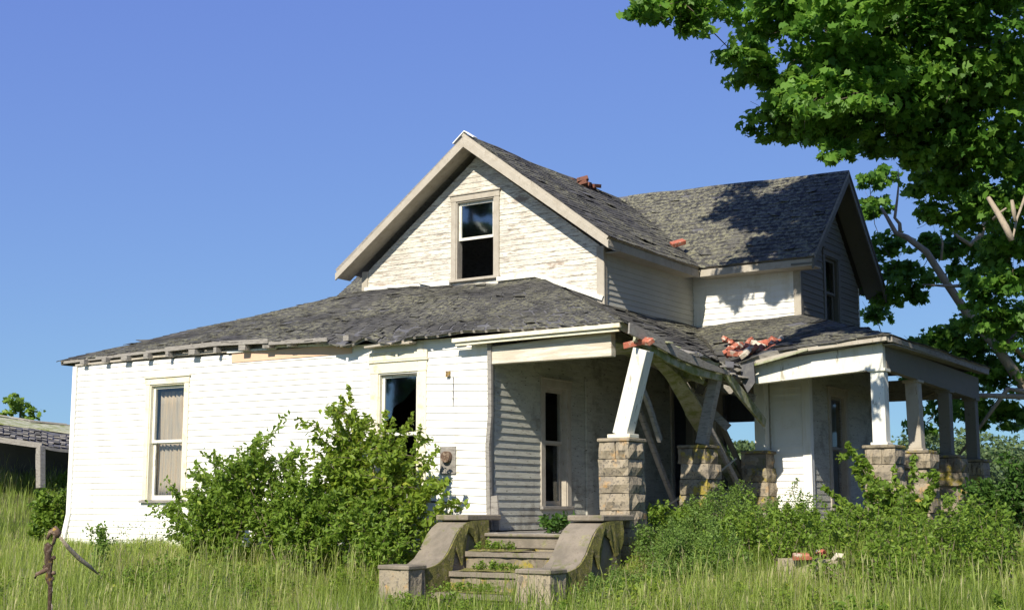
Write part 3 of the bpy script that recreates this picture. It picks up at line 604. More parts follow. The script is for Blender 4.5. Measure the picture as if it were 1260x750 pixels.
# chimney stump
bk2=brick_mesh('brick','brick2')
ch=MB(); rr=0
chim=plain('chimney',[(-2.33,-1.95,5.9,6.3,6.2,6.46)],'brick2')
for r_ in range(2):
    for (x,y,a) in ((-2.27,5.88,0),(-2.03,5.88,0),(-1.93,6.0,1),(-1.93,6.22,1)):
        if r_==1 and random.random()<.5: continue
        o=bpy.data.objects.new('brick',bk2); link(o,chim); o.location=(x+random.uniform(-.04,.04),y,6.45+r_*.065); o.rotation_euler=(random.uniform(-.25,.25),random.uniform(-.3,.3),a*1.57+random.uniform(-.5,.5))
# ============================================================ porch steps
st=empty('porch_steps',(1,-1.2,-.6),'old concrete entrance steps with curved side walls, half hidden in grass','steps'); off=(1,-1.2,-.6)
for i,(y0,y1,z) in enumerate(((-.98,-.5,.06),(-1.33,-.96,-.17),(-1.68,-1.31,-.41),(-2.03,-1.66,-.64),(-2.4,-2.0,-.86))):
    b=MB(); N=14; pts=[]
    for k in range(N+1):
        x=.24+(1.76-.24)*k/N; j=random.uniform(-.012,.012); pts.append((x,y0+j,z+random.uniform(-.008,.004)))
    for k in range(N): 
        a,c=pts[k],pts[k+1]; b.hexa([(a[0],a[1],z-.06),(c[0],c[1],z-.06),(c[0],y1,z-.06),(a[0],y1,z-.06),a,c,(c[0],y1,z),(a[0],y1,z)])
    b.build('step','conc',st,off=off)
    b=MB(); b.box(.24,1.76,y0+.035,y0+.06,z-.24,z-.055); b.build('riser','stone2',st,off=off)
b=MB(); b.box(.24,1.76,-.50,-.47,.0,.24); b.build('riser','stone2',st,off=off)
b=MB(); b.box(.03,1.95,-.56,-.49,.235,.275); b.build('landing','conc',st,off=off,bev=.01)
def cheek(x0,x1,mossr,lab):
    prof=[(-1.80,-.13),(-1.66,-.115),(-1.52,-.08),(-1.40,-.02),(-1.30,.07),(-1.22,.17),(-1.14,.27),(-1.04,.35),(-.92,.41),(-.80,.43),(-.45,.44)]
    b=MB(); n=len(prof); vs=[(x0,y,z) for y,z in prof]+[(x1,y,z) for y,z in prof]+[(x0,y,-.9) for y,z in prof]+[(x1,y,-.9) for y,z in prof]; fs=[]
    for i in range(n-1): fs+=[(i,i+1,n+i+1,n+i),(2*n+i,2*n+i+1,i+1,i)[::-1],(3*n+i,3*n+i+1,n+i+1,n+i)]
    fs+=[(0,n,3*n,2*n),(n-1,2*n-1,4*n-1,3*n-1)[::-1]]; b.add(vs,fs); w=b.build('side_wall','conc',st,off=off,label=lab)
    b=MB(); b.box(x0-.03,x1+.03,-.92,-.15,.44,.51); b.build('coping','conc',st,off=off,bev=.012)
    rockblock(x0+.05,x1+.05,-2.15,-1.82,-1.1,-.13,.03).build('pedestal','stone',st,off=off)
    b=MB(); b.box(x0+.035,x1+.065,-2.17,-1.80,-.13,-.075); b.build('pedestal_cap','conc',st,off=off,bev=.012)
    # moss mat on the face towards +x
    V=[];F=[];m=26
    for i in range(m):
        y=-2.1+1.65*i/(m-1); t=np.interp(y,[q[0] for q in prof],[q[1] for q in prof]) if y>-1.8 else -.14
        dep=.10+.45*max(0,vn(i*.5,3)+.45)
        for zz in (t+.006,t-dep*.5,t-dep): V.append((x1+.012+random.uniform(0,.02)*(zz<t),y,zz))
    for i in range(m-1):
        for k in range(2): F.append((i*3+k,(i+1)*3+k,(i+1)*3+k+1,i*3+k+1))
    b=MB(); b.add(V,F); o=b.build('moss','moss',w,kind='stuff'); o.modifiers.new('thickness','SOLIDIFY').thickness=.02
    for v in o.data.vertices: v.co-=Vector(off)
cheek(-.20,.24,1,'left curved side wall'); cheek(1.76,2.20,1,'right curved side wall')
for (x0,x1,y0,y1,z) in ((.28,1.1,-.93,-.62,.062),(.4,1.3,-1.28,-1.0,-.168),(.5,1.5,-1.6,-1.35,-.408)):
    V=[];F=[]; n=10
    for i in range(n):
        for j in range(4): V.append((x0+(x1-x0)*i/(n-1)+random.uniform(-.04,.04),y0+(y1-y0)*j/3+random.uniform(-.03,.03),z+.012*random.random()+(.02 if 0<j<3 else 0)))
    for i in range(n-1):
        for j in range(3): F.append((i*4+j,(i+1)*4+j,(i+1)*4+j+1,i*4+j+1))
    b=MB(); b.add([tuple(np.array(v)-np.array(off)) for v in V],F); b.build('moss','moss',st,kind='stuff')
# ============================================================ vegetation helpers
def norm(a): return a/np.maximum(np.linalg.norm(a,axis=-1,keepdims=True),1e-9)
MAPLE=np.array([(0,0,0),(-.12,-.42,0),(-.42,-.30,-.03),(-.28,-.08,.02),(-.55,.12,-.05),(-.25,.18,.02),(0,.62,-.08),(.25,.18,.02),(.55,.12,-.05),(.28,-.08,.02),(.42,-.30,-.03),(.12,-.42,0)])
MAPT=np.array([(0,i,i+1) for i in range(1,11)]+[(0,11,1)])[:, [0,2,1]]
OVAL=np.array([(0,-.5,0),(.26,-.1,.07),(.17,.28,.05),(0,.55,-.04),(-.17,.28,.05),(-.26,-.1,.07)])
OVT=np.array([(0,1,2),(0,2,3),(0,3,4),(0,4,5)])
def leaves(C,size,tmpl,tris,up=.6,out=None,tint=None,droop=None):
    n=len(C); nrm=norm(rng.normal(size=(n,3))*.8+np.array([0,0,up])+(0 if out is None else out*.5))
    d=rng.normal(size=(n,3))+(np.array([0,0,-.4]) if droop is None else droop)
    a=norm(np.cross(d,nrm)); b=np.cross(nrm,a); s=(size*rng.uniform(.65,1.25,n))[:,None,None]
    V=C[:,None,:]+s*(tmpl[None,:,0:1]*a[:,None,:]+tmpl[None,:,1:2]*b[:,None,:]+tmpl[None,:,2:3]*nrm[:,None,:])
    T=tris[None]+(np.arange(n)*len(tmpl))[:,None,None]
    tn=np.repeat(rng.uniform(0,.8,n) if tint is None else tint,len(tmpl))
    return V.reshape(-1,3),T.reshape(-1,3),tn
def merge(L):
    V=[];T=[];K=[];k=0
    for v,t,c in L: V.append(v);T.append(t+k);K.append(c);k+=len(v)
    return np.concatenate(V),np.concatenate(T),np.concatenate(K)
def curve(p,q,bow,n=7):
    p,q=Vector(p),Vector(q); off_=Vector([random.uniform(-1,1) for _ in range(3)])*bow*(q-p).length
    return [p.lerp(q,i/(n-1))+off_*math.sin(math.pi*i/(n-1))+Vector([random.uniform(-1,1) for _ in range(3)])*.012*(q-p).length for i in range(n)]
def clump_leaves(c,r,n,size,flat=.6,sub=14,up=.6):
    """leaves gathered on drooping sprays inside a clump"""
    c=np.array(c); r=np.array([r,r,r*flat]) if np.isscalar(r) else np.array(r)
    dirs=norm(rng.normal(size=(sub,3))); sc=c+dirs*r*rng.uniform(.35,1,(sub,1)); idx=rng.integers(0,sub,n)
    P=sc[idx]+rng.normal(size=(n,3))*r.mean()*np.array([.20,.20,.09])
    tn=np.clip(rng.uniform(.1,.75,sub)[idx]+rng.normal(size=n)*.15,0,1)
    return leaves(P,size,MAPLE,MAPT,up,norm(P-c),tn)
def tree(name,label,base,trunk,trad,clumps,size,mat='maple',barkm='bark',group=None,limbs=True,extra=None,lsc=1.0,cat='tree',flat=.6):
    t=empty(name,tuple(base),label,cat,group); b=MB(); b.tube(trunk,trad,12); tips=[]
    if limbs:
        nodes=[(Vector(p),r_) for p,r_ in zip(trunk[3:],trad[3:])]; todo=[(Vector(c),(r if np.isscalar(r) else r[0])) for c,r,n in clumps]
        while todo:
            best=min(((c-nd[0]).length+(.6 if nd[1]<.02 else 0),i,j) for i,(c,r) in enumerate(todo) for j,nd in enumerate(nodes)); _,i,j=best
            c,r=todo.pop(i); L_=(c-nodes[j][0]).length; r0=min(nodes[j][1]*.7,.02+L_*.03); r1=max(.008,r0*.55)
            cu=curve(nodes[j][0],c,.07,7); b.tube(cu,[r0+(r1-r0)*k_/6 for k_ in range(7)],6); nodes.append((c,r1))
            for _k in range(4):
                d=Vector([random.uniform(-1,1) for _ in range(3)])*r*.8; b.tube(curve(c,c+d,.12,5),[r1*.7,r1*.6,r1*.45,r1*.3,.003],4)
    b.build('trunk',barkm,t,off=base,smooth=True)
    if extra:
        for pts,r in extra: e=MB(); e.tube(pts,r,8); e.build('dead_limb','dead',t,off=base,smooth=True)
    L=[clump_leaves(c,r,int(n*lsc),size,flat) for c,r,n in clumps]
    V,T,K=merge(L); npmesh('crown',V,T,mat,K,t,off=tuple(base),kind='stuff'); return t
A=lambda x,y,d:tuple(at(x,y,d))
# ------------------------------------------------------------ foreground maple (trunk right of the frame)
TB=(8.6,2.6,-.4)
tr=[(8.6,2.6,-.5),(8.5,2.6,1.5),(8.4,2.5,3.5),(8.3,2.4,5.5),(8.1,2.2,7.5),(7.9,2.2,9.5),(7.8,2.2,11.5)]
cl=[]
for x,y,d,r,n in [(800,8,13,.28,170),(838,2,13,.38,260),(860,22,13.2,.30,260),(880,-12,13.4,.5,400),
  (905,66,13.6,.22,150),(930,85,14,.26,220),(925,60,13.8,.2,120),(985,30,14,.62,1300),(960,100,14.3,.52,800),(1040,60,14.2,.72,1700),(1010,120,14,.6,1300),
  (960,150,14.6,.38,480),(1000,160,14.6,.42,520),(1040,170,14.2,.34,380),(1030,190,13.9,.18,110),(1080,120,14.6,.7,1600),(1110,50,14.4,.85,1900),(1100,165,15,.45,650),(1130,185,15,.36,420),
  (1180,60,14.4,.95,2100),(1240,50,14.2,.95,2000),(1165,120,15,.7,1300),(1230,150,15,.95,1900),(1185,200,15.4,.6,900),(1150,225,15.5,.35,420),(1245,225,15.5,.8,1200),
  (1148,262,15.6,.25,220),(1190,265,15.8,.35,300),(1250,300,16,.55,800),(1230,345,16.2,.5,700),(1215,390,16.4,.35,380),(1255,400,16.4,.5,600),(940,5,14.2,.55,900),(1010,-20,14.5,.8,1200),(1090,-30,14.5,1,1400)]:
    cl.append((A(x,y,d+2.6),r*1.17,int(n*.95)))
# upper crown shading wing and porch; low off-frame clumps added to block sky light
for c,r,n in [((2.9,.9,8.6),.45,800),((2.2,1.3,8.75),.35,380),((2.4,1.1,9.0),.5,800),((3.0,1.2,8.9),.5,750),((8.2,6,4.6),1.3,1500),((8.4,8.6,5.2),1.5,1700),((7.8,3.8,5.2),.9,900),((9.2,10.5,5),1.8,1800),((7.6,7.2,7.4),1.3,1500),((9.5,5,3.2),1.2,1000),((6.4,7.0,8.6),1.3,1500),((4.75,-.6,5.15),.32,110),((4.95,.6,5.6),.5,480),((5.1,1.9,5.9),.6,750),((5.4,3.0,6.2),.6,800),((4.6,.9,6.4),.5,420),((1.6,1.2,8.2),.35,170),((2.3,1.3,8.1),.35,230),((2.6,1.2,9.9),.9,1300),((3.4,1.4,9.2),.9,1200),((2.8,1.7,8.8),.55,700),((2.9,2.7,8.7),.7,1000),((2.9,3.8,8.6),.8,1200),((2.9,2.8,9.7),.9,1500),((3.1,4.2,9.8),1.0,1500),((2.3,1.9,9.9),.8,1300),((1.7,1.4,10.3),.7,900),((1.2,1.0,10.6),.45,260),((5.3,.2,6.6),.7,800),((5.5,1.5,6.9),.8,1000),((5.2,2.4,7.6),.9,1200),((1.9,1.5,10.0),.85,900),((2.6,1.8,9.5),.9,1100),((3.2,2.6,9.3),1.0,1200),((2.9,.9,10.5),1.1,1100),((3.6,.8,9.7),1.0,1100),((3.2,2.4,8.8),.7,700),((3.7,4.0,9.0),1.1,1200),((4.3,5.0,8.6),1.0,900),((2.0,1.1,8.6),.4,90),((1.3,2.0,10.9),.7,500),((4.4,2.6,8.0),.8,800),((7.5,2.5,11.5),2.2,3200),((5.5,2.0,10.8),1.8,2600),((3.6,2.6,10.6),1.3,1500),((2.7,2.0,10.2),.9,800),((6.5,0.5,9.8),1.9,2500),((8.5,4.8,9.5),2.2,2600),((6.2,4.5,9.3),1.7,2000),
   ((5.0,3.2,8.7),1.1,1100),((4.2,5.2,9.6),1.2,1100),((3.2,4.0,9.9),.8,700),((7.8,2.0,7.4),2.0,2600),((10.5,2.5,9),2.4,2600),((9.0,.0,8.5),2.0,2200),((6.2,1.6,7.2),1.1,1200),((5.6,2.9,6.3),.8,700),((7.0,4.2,6.5),1.3,1200),((7.5,3.6,12.5),2.0,1800)]:
    cl.append((c,r,int(n*1.0)))
tree('maple_tree','big green maple hanging over the house from the right edge',TB,tr,[.42,.36,.33,.29,.22,.15,.07],cl,.118,extra=[([A(1245,296,16.6),A(1238,280,16.6),A(1229,264,16.7),A(1216,243,16.8)],[.038,.042,.038,.028]),([A(1222,270,16.8),A(1230,262,16.7),A(1238,256,16.6)],[.02,.018,.01]),([A(1249,272,16.6),A(1247,258,16.6),A(1245,246,16.6)],[.02,.03,.02]),([A(1246,294,16.6),A(1251,270,16.8),A(1262,240,17.4),A(1290,200,18)],[.012,.015,.02,.03])])
# ------------------------------------------------------------ tree with dead limbs behind the right porch
B2=Vector(at(1330,640,25)); B2.z=0
ex=[([A(1310,560,24.5),A(1262,478,24.3),A(1225,425,24.2),A(1190,385,24.2),A(1166,350,24.2),A(1140,310,24.2),A(1116,292,24.3),A(1102,286,24.3),A(1092,268,24.4),A(1084,255,24.4)],[.12,.11,.095,.085,.075,.065,.055,.045,.035,.025]),
    ([A(1108,290,24.3),A(1107,275,24.3),A(1101,268,24.3),A(1104,245,24.3),A(1106,225,24.3),A(1105,208,24.3)],[.04,.035,.03,.022,.016,.006]),
    ([A(1255,352,23.6),A(1215,350,23.6),A(1170,352,23.8),A(1135,350,24)],[.045,.04,.03,.012]),
    ([A(1262,240,23.5),A(1215,262,23.5),A(1207,290,23.5),A(1194,301,23.5),A(1180,292,23.5),A(1172,284,23.5)],[.07,.055,.05,.045,.03,.015]),
    ([A(1180,560,23),A(1240,478,23),A(1262,482,23)],[.02,.04,.05]),
    ([A(1158,320,24),A(1160,300,24),A(1157,285,24)],[.025,.018,.006]),
    ([A(1262,395,21),A(1240,420,21),A(1262,440,21)],[.06,.05,.04]),
    ([A(1268,488,23),A(1200,486,23),A(1160,478,23),A(1130,492,23)],[.05,.04,.03,.012])]
cl=[]
for x,y,d,r,n in [(1070,225,25.5,.38,260),(1088,215,25.5,.28,160),(1075,255,25.5,.4,280),(1085,300,25.3,.4,280),(1100,330,25,.4,300),(1090,365,25.2,.45,330),(1078,385,26.5,.35,200),(1120,345,25,.5,380),(1150,300,25,.45,330),(1130,365,25,.3,180),
   (1175,305,25,.45,300),(1190,330,25,.35,220),(1160,420,25,.6,520),(1130,430,25.4,.5,380),(1195,410,24.8,.65,620),(1220,440,24.6,.7,650),(1175,455,25,.6,500),(1245,400,24.6,.7,560),(1250,470,24.6,.7,560),
   (1140,470,26.4,.6,380),(1100,440,26.5,.4,200),(1215,505,25,.55,400),(1250,515,25,.5,330),(1240,350,25,.6,400),(1230,300,24.8,.5,350),(1260,250,24.8,.8,600),(1140,520,26,.45,200),(1170,500,26,.4,180),(1210,240,25,.5,300),(1190,470,25.5,.5,300)]:
    cl.append((A(x,y,d),r,int(n*.8)))
b2t=[tuple(B2+Vector((0,0,-.3))),tuple(B2+Vector((0,0,2))),tuple(B2+Vector((-.1,.2,4))),tuple(B2+Vector((-.2,.3,6))),tuple(B2+Vector((-.2,.4,8)))]
tree('half_dead_tree','tree with bare grey broken limbs behind the right porch',tuple(B2),b2t,[.4,.36,.3,.2,.1],cl,.14,extra=ex)
# ------------------------------------------------------------ distant trees
def simple_tree(name,label,base,h,rad,n,size,mat='far',group=None,cone=False):
    base=Vector(base); tk=[tuple(base+Vector((0,0,h*q))) for q in (0,.3,.6,.9)]; cl=[]
    k=11
    for i in range(k):
        q=.32+.62*i/(k-1); rr=rad*(math.sin(math.pi*min(1,(q-.15)/.95))**.6 if not cone else (1.1-q)*1.3); a=i*2.4
        cl.append((tuple(base+Vector((math.cos(a)*rr*.55,math.sin(a)*rr*.55,h*q))),rad*(.55 if not cone else .5*(1.15-q)+.1),n//k))
    return tree(name,label,tuple(base),tk,[h*.022,h*.018,h*.012,h*.004],cl,size,mat=mat,group=group,limbs=False,flat=.75)
def groundpt(px,d): p=at(px,600,d); return (p.x,p.y,float(gz(p.x,p.y)))
for i,(px,top,d,r,lab) in enumerate([(898,548,60,1.5,'far tree seen through the empty window opening, left one'),(916,551,66,1.7,'far tree seen through the empty window opening, right one'),
   (1148,543,70,2.6,'rounded distant tree between the right porch posts'),(1185,538,75,2.9,'distant tree behind the two far porch posts'),(1216,545,80,2.9,'pale distant tree just right of the porch'),(1244,552,85,2.8,'lowest distant tree at the right edge'),(1262,556,90,2.8,'distant tree cut off by the right edge'),(1105,562,90,2.6,'small distant tree showing beside the corner post')]):
    g=groundpt(px,d); zt=at(px,top,d).z; simple_tree('distant_tree',lab,g,(zt-g[2]),r,3600,.20,group='trees on the far horizon')
g=(at(24,520,46)); g.z=1.0; simple_tree('young_tree','young pointed tree rising behind the shed roof',tuple(g),at(24,486,46).z-1.0,.78,1100,.16,'leafb',cone=False)
tp=Vector((-32.9,-40,-1)); simple_tree('spruce_tree','conical tree across the yard, mirrored in the attic pane',tuple(tp),22.5,3.4,8000,.45,'leafd',cone=True)
# ============================================================ shrubs
def shrub(name,label,base,stems,mat,size,nl,group=None,tw=.012,cat='shrub',tmpl=(OVAL,OVT),start=.25,spread=.07,droop=.0,lat=3):
    """stems: list of tip points; leaves sit along arching stems and side twigs"""
    o=empty(name,base,label,cat,group); b=MB(); P=[]; 
    for tip in stems:
        own=None
        if isinstance(tip[0],(tuple,Vector)): own,tip=tip
        j=Vector((random.uniform(-.1,.1),random.uniform(-.1,.1),0)); B=(Vector(own) if own else Vector(base)+j); tip=Vector(tip); mid=B.lerp(tip,.5)+Vector((0,0,.12*(tip-B).length))
        pts=[B.lerp(mid,q).lerp(mid.lerp(tip,q),q) for q in np.linspace(0,1,9)]; L=(tip-B).length
        b.tube(pts,[tw*(1-.85*i/8) for i in range(9)],5)
        k=int(nl*L); q=rng.uniform(start,1,k)**.8; 
        arr=np.array([list(p) for p in pts]); qi=q*8; i0=np.clip(qi.astype(int),0,7); f=(qi-i0)[:,None]
        P.append(arr[i0]*(1-f)+arr[i0+1]*f+rng.normal(size=(k,3))*spread*(1.25-q)[:,None])
        for _ in range(lat):
            s=pts[random.randint(3,7)]; e=s+Vector((random.uniform(-1,1),random.uniform(-1,1),random.uniform(-.1,.8)))*L*.25
            b.tube([s,s.lerp(e,.5)+Vector((0,0,.02)),e],[tw*.4,tw*.3,tw*.12],4); kk=int(nl*L*.3); qq=rng.uniform(.1,1,kk)[:,None]
            P.append(np.array(s)*(1-qq)+np.array(e)*qq+rng.normal(size=(kk,3))*spread*.55)
    b.build('stem','bark',o,off=base,kind='stuff')
    P=np.concatenate(P); gzz=gz(P[:,0],P[:,1])+.02; P[:,2]=np.maximum(P[:,2],gzz)
    V,T,K=leaves(P,size,*tmpl,up=.7,tint=np.clip(rng.normal(.45,.25,len(P)),0,1)); npmesh('foliage',V,T,mat,K,o,off=base,kind='stuff'); return o
YP=lambda x,y,p=-1.0:tuple(ony(x,y,p+random.uniform(-.25,.2)))
def tips(px0,px1,top,dep,dd,n,plane=None):
    """stem tips under a skyline given as a list (px,py), down to lower ones"""
    out=[]
    for _ in range(n):
        x=random.uniform(px0,px1); y=np.interp(x,[q[0] for q in top],[q[1] for q in top]); y+=abs(random.gauss(0,1))*34; out.append(A(x,min(y,655),dep+random.uniform(-dd,dd)) if plane is None else tuple(ony(x,min(y,668),plane+random.uniform(-dd,dd))))
    return out
def gb(px,d): p=at(px,650,d); return (p.x,p.y,float(gz(p.x,p.y))-.03)
def gy(px,p): q=ony(px,650,p); return (q.x,q.y,float(gz(q.x,q.y))-.03)
sky1=[(200,625),(212,605),(240,568),(262,555),(300,560),(318,532),(335,560),(360,556),(395,585),(420,600)]
for i,(x,p,x0,x1,lab) in enumerate([(285,-1.1,200,340,'low spreading leafy bush under the left window, left half'),(355,-1.25,270,425,'leafy bush between the low bush and the tall sapling')]):
    tp_=[YP(q[0],q[1],p) for q in sky1 if x0<=q[0]<=x1]
    shrub('bush',lab,gy(x,p),tp_+tips(x0,x1,[(a,b_+8) for a,b_ in sky1],0,.35,30,p),'leafb',.078,82,tw=.010,lat=4,spread=.065,start=.1)
sky2=[(385,600),(402,545),(412,500),(428,475),(436,500),(455,520),(470,500),(492,520),(508,545),(528,530),(545,560),(560,600),(565,630)]
tp_=[YP(*q,-.85) for q in ((428,474),(412,505),(402,545),(436,520),(458,530),(474,505),(495,525),(520,522),(540,548),(554,588),(562,615),(556,640),(420,488),(484,515),(508,508))]
shrub('sapling','tall bright sapling thicket in front of the broken window',gy(465,-.85),tp_+tips(388,545,[(a,b_+(60 if 450<a<540 else 26)) for a,b_ in sky2],0,.3,40,-.85),'leafy',.088,74,tw=.015,lat=4,spread=.065,start=.12)
shrub('bush','dense low bush filling the gap below the tall sapling, left of the steps',gy(460,-1.3),tips(395,520,[(395,612),(460,600),(520,640)],0,.25,34,-1.3),'leafb',.07,85,lat=3,start=.1)
shrub('bush','slim upright shoots of a bush between the low bush and the tall sapling',gy(385,-1.0),[YP(*q,-1.0) for q in ((372,556),(390,572),(402,590),(356,560),(380,600),(410,610),(395,625),(365,630))],'leafb',.08,80,tw=.01,lat=4,spread=.06,start=.12)
# right side
shrub('vine_shrub','bright arching shrub in front of the right corner pier',gb(1105,17.2),[A(1012,598,17.2),A(1042,545,17.3),A(1050,575,17.3),A(1026,622,17.1),A(1060,560,17.3),A(1125,560,17.2),A(1155,582,17.2),A(1150,605,17),A(1090,590,17.3),A(1100,575,17.4),A(1050,640,17)]+tips(1040,1150,[(1040,610),(1090,590),(1150,610)],17.2,.3,22),'leafb',.095,70,lat=2,spread=.045)
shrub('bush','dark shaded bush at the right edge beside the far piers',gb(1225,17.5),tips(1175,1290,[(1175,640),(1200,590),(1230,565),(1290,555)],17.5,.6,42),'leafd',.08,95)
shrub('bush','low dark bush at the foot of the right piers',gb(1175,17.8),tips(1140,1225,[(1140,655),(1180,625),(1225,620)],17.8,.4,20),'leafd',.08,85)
FEATH=[('feathery green weed in front of the mossy pier',2.3,3.2,.2,1.6,46,.95),('feathery weeds left of the mossy pier',2.3,3.0,-.6,.6,36,.5),
  ('tall feathery weed before the dark doorway',2.6,3.2,1.6,2.8,26,1.1),('feathery weed mound below the collapsed porch',2.9,4.1,-1.6,-.4,50,.75),
  ('soft green weeds at the foot of the tall pier',2.4,3.1,-1.7,-.8,40,.34),('feathery weed beside the lit wall corner',3.3,4.1,.9,2.4,36,.85)]
shrub('weed_clump','leafy weeds on the deck between the two left piers',(2.2,.9,.1),[(2.15+random.uniform(-.15,.2),.35+.22*i,.5+random.uniform(-.05,.1)) for i in range(10)],'leafb',.06,150,cat='weed',tw=.005)
shrub('weed_clump','small weeds at the foot of the porch window',(1.2,-.35,.28),[(1.05+.07*i,-.42+random.uniform(-.1,.1),.42+random.uniform(-.03,.08)) for i in range(7)],'leafd',.07,120,cat='weed',tw=.004)
def patch(name,label,x0,x1,y0,y1,n,h,mat,size,nl=120,cat='weed',tw=.005,lat=1,spread=.05,dens=None):
    """a mound of many short plants rooted side by side in a patch of ground"""
    st_=[]; cx,cy=(x0+x1)/2,(y0+y1)/2
    for _ in range(n):
        a_=random.uniform(0,6.283); q_=math.sqrt(random.random()); x=cx+math.cos(a_)*q_*(x1-x0)/2; y=cy+math.sin(a_)*q_*(y1-y0)/2; z=float(gz(x,y)); hh=h*random.uniform(.35,1.15)*(1-.45*q_*q_)
        st_.append((Vector((x,y,z-.03)),Vector((x+random.uniform(-.35,.35)*hh,y+random.uniform(-.35,.35)*hh,z+hh))))
    return shrub(name,label,(cx,cy,float(gz(cx,cy))),st_,mat,size,nl,cat=cat,tw=tw,lat=lat,spread=spread,start=.1)
for q in FEATH: patch('weed_clump',*q[:7],'feather',.033,300,'weed',.005,2,.075)
patch('weed_clump','leafy weeds growing against the left curved step wall',-1.1,-.35,-2.4,-1.1,50,.42,'leafy',.045,150)
patch('weed_clump','grass and weeds rooted along the step treads',.35,1.5,-1.7,-.8,26,.01,'leafb',.04,60) if False else None
patch('weed_clump','dark green broadleaf weeds in the grass right of the right pedestal',2.9,4.6,-4.6,-3.2,70,.45,'leafb',.06,90)
patch('weed_clump','dark green broadleaf weeds in the grass left of the left pedestal',-2.4,-.6,-4.2,-2.9,60,.42,'leafb',.055,90)
patch('weed_clump','broadleaf weeds in the lower right grass, left of the corner clump',5.6,7.0,-4.6,-3.2,60,.5,'leafb',.06,90)
patch('weed_clump','weeds in front of the steps between the two square pedestals',.2,2.0,-3.0,-2.25,70,.38,'leafb',.04,150)
patch('weed_clump','weeds hugging the outer side of the right step wall',2.3,2.8,-2.2,-1.2,34,.32,'feather',.035,240)
patch('weed_clump','yellow-green weeds low in front of the two bushes',-6.2,-3.6,-4.6,-3.2,110,.42,'leafy',.04,130)
patch('weed_clump','small-leaved green weeds at the feet of the bushes',-5.2,-1.0,-3.4,-1.8,150,.45,'leafb',.045,110)
patch('weed_clump','broad-leaved weeds in the bottom right grass',7.2,8.2,-4.2,-3.0,45,.55,'leafb',.06,140)
patch('weed_clump','yellow-green weeds below the red brick rubble',3.6,6.4,-3.6,-2.0,130,.40,'leafy',.04,130)
patch('weed_clump','bright weeds in front of the tall stone pier',2.6,4.3,-2.5,-1.0,90,.34,'leafy',.045,120)
patch('bush','bright low bush below the corner pier',4.6,6.8,-1.4,1.2,110,.85,'leafb',.055,100,'shrub',.007,2,.07)
patch('bush','green bush beneath the lit white wall corner',3.1,4.6,-1.2,1.6,80,.70,'leafb',.055,120,'shrub',.007,2,.07)
shrub('weed_clump','grey-green stalk weed against the left wall foot',gb(124,19.3),[A(121,645,19.3),A(128,648,19.3),A(125,655,19.3),A(130,660,19.3)],'feather',.06,90,cat='weed',tw=.005)
for x,lab in ((150,'thin dry stalk against the left wall, nearest the corner'),(175,'thin dry stalk below the left window'),(200,'thin dry stalk just left of the bush')):
    shrub('dry_stalk',lab,gb(x,19.2),[A(x-4,640,19.2),A(x+3,650,19.2),A(x+9,644,19.2)],'feather',.03,28,cat='weed',tw=.005,group='dry stalks along the left wall')
shrub('bush','bush on the slope beyond the left house corner',gb(62,23.5),tips(28,88,[(28,630),(58,592),(88,610)],23.5,.4,34),'leafb',.09,80)
shrub('bush','low bush beneath the shed eave',gb(85,30),tips(60,100,[(60,592),(85,575),(100,582)],30,.4,20),'leafb',.11,60)
# bricks in the weeds
for i,(x,y,d,lab) in enumerate([(987,684,15.2,'red brick in the weeds, left of the pair'),(1013,681,15.3,'red brick in the weeds, right of the pair'),(1029,689,15.1,'pale stone beside the two bricks in the weeds')]):
    loose(bm[i] if i<2 else mm_,'brick' if i<2 else 'stone',A(x,y,d),(.2,.3*i,.5+i),lab,'brick' if i<2 else 'stone',sc=.95)
b=MB(); bb=at(1002,700,15.4); rockblock(bb.x-.35,bb.x+.35,bb.y-.2,bb.y+.2,bb.z-.3,bb.z+.12,.05).build('boulder','stone',tag and None,label='dark rough stone under the two red bricks in the weeds',cat='stone')
# ============================================================ grass
def blades(N,xr,yr,h,mat_t,clump=True,seed=0,dens=None,wd=.010):
    x=rng.uniform(*xr,N); y=rng.uniform(*yr,N)
    if dens is not None: k=dens(x,y); x,y=x[k],y[k]; N=len(x)
    hh=h*rng.uniform(.40,1.2,N)*(0.85+.45*np.sin(x*2.1+1.3*np.sin(y*1.7))*np.cos(y*1.9+x*.6))
    a=rng.uniform(0,6.283,N); d=np.stack([np.cos(a),np.sin(a),0*a],1); l=np.stack([-np.sin(a),np.cos(a),0*a],1)
    bend=rng.uniform(.05,.55,N)*hh; w=wd*rng.uniform(.6,1.3,N)
    z=gz(x,y)-.03; B=np.stack([x,y,z],1); U=np.array([0,0,1.])
    m=B+U*(hh*.55)[:,None]+l*(bend*.3)[:,None]; t=B+U*(hh*.97)[:,None]+l*bend[:,None]
    V=np.stack([B-d*w[:,None]/2,B+d*w[:,None]/2,m+d*w[:,None]*.4,m-d*w[:,None]*.4,t],1).reshape(-1,3)
    T=np.array([(0,1,2),(0,2,3),(3,2,4)])[None]+(np.arange(N)*5)[:,None,None]
    tn=np.clip(mat_t+rng.normal(size=N)*.22+.26*np.sin(x*.9+y*1.1+np.sin(x*2.1))+.2*np.sin(x*2.7-y*2.2)+np.where(rng.random(N)<.07,.6,0),0,1)
    return V,T.reshape(-1,3),np.repeat(tn,5)
def notbuilt(x,y):
    h=(x>-8.48)&(x<2.0)&(y>.0)&(y<9.2); p=(x>-.1)&(x<2.0)&(y>-.5)&(y<6.3); q=(x>2)&(x<4.2)&(y>3.4)&(y<8); s=(x>-.2)&(x<2.2)&(y>-2.3)&(y<0)
    return ~(h|p|q|s)
def notbuilt2(x,y): return notbuilt(x,y)&~((x>-9)&(x<2.4)&(y>-.75))&~((x>-.5)&(x<3.2)&(y>-4.6)&(y<-1))
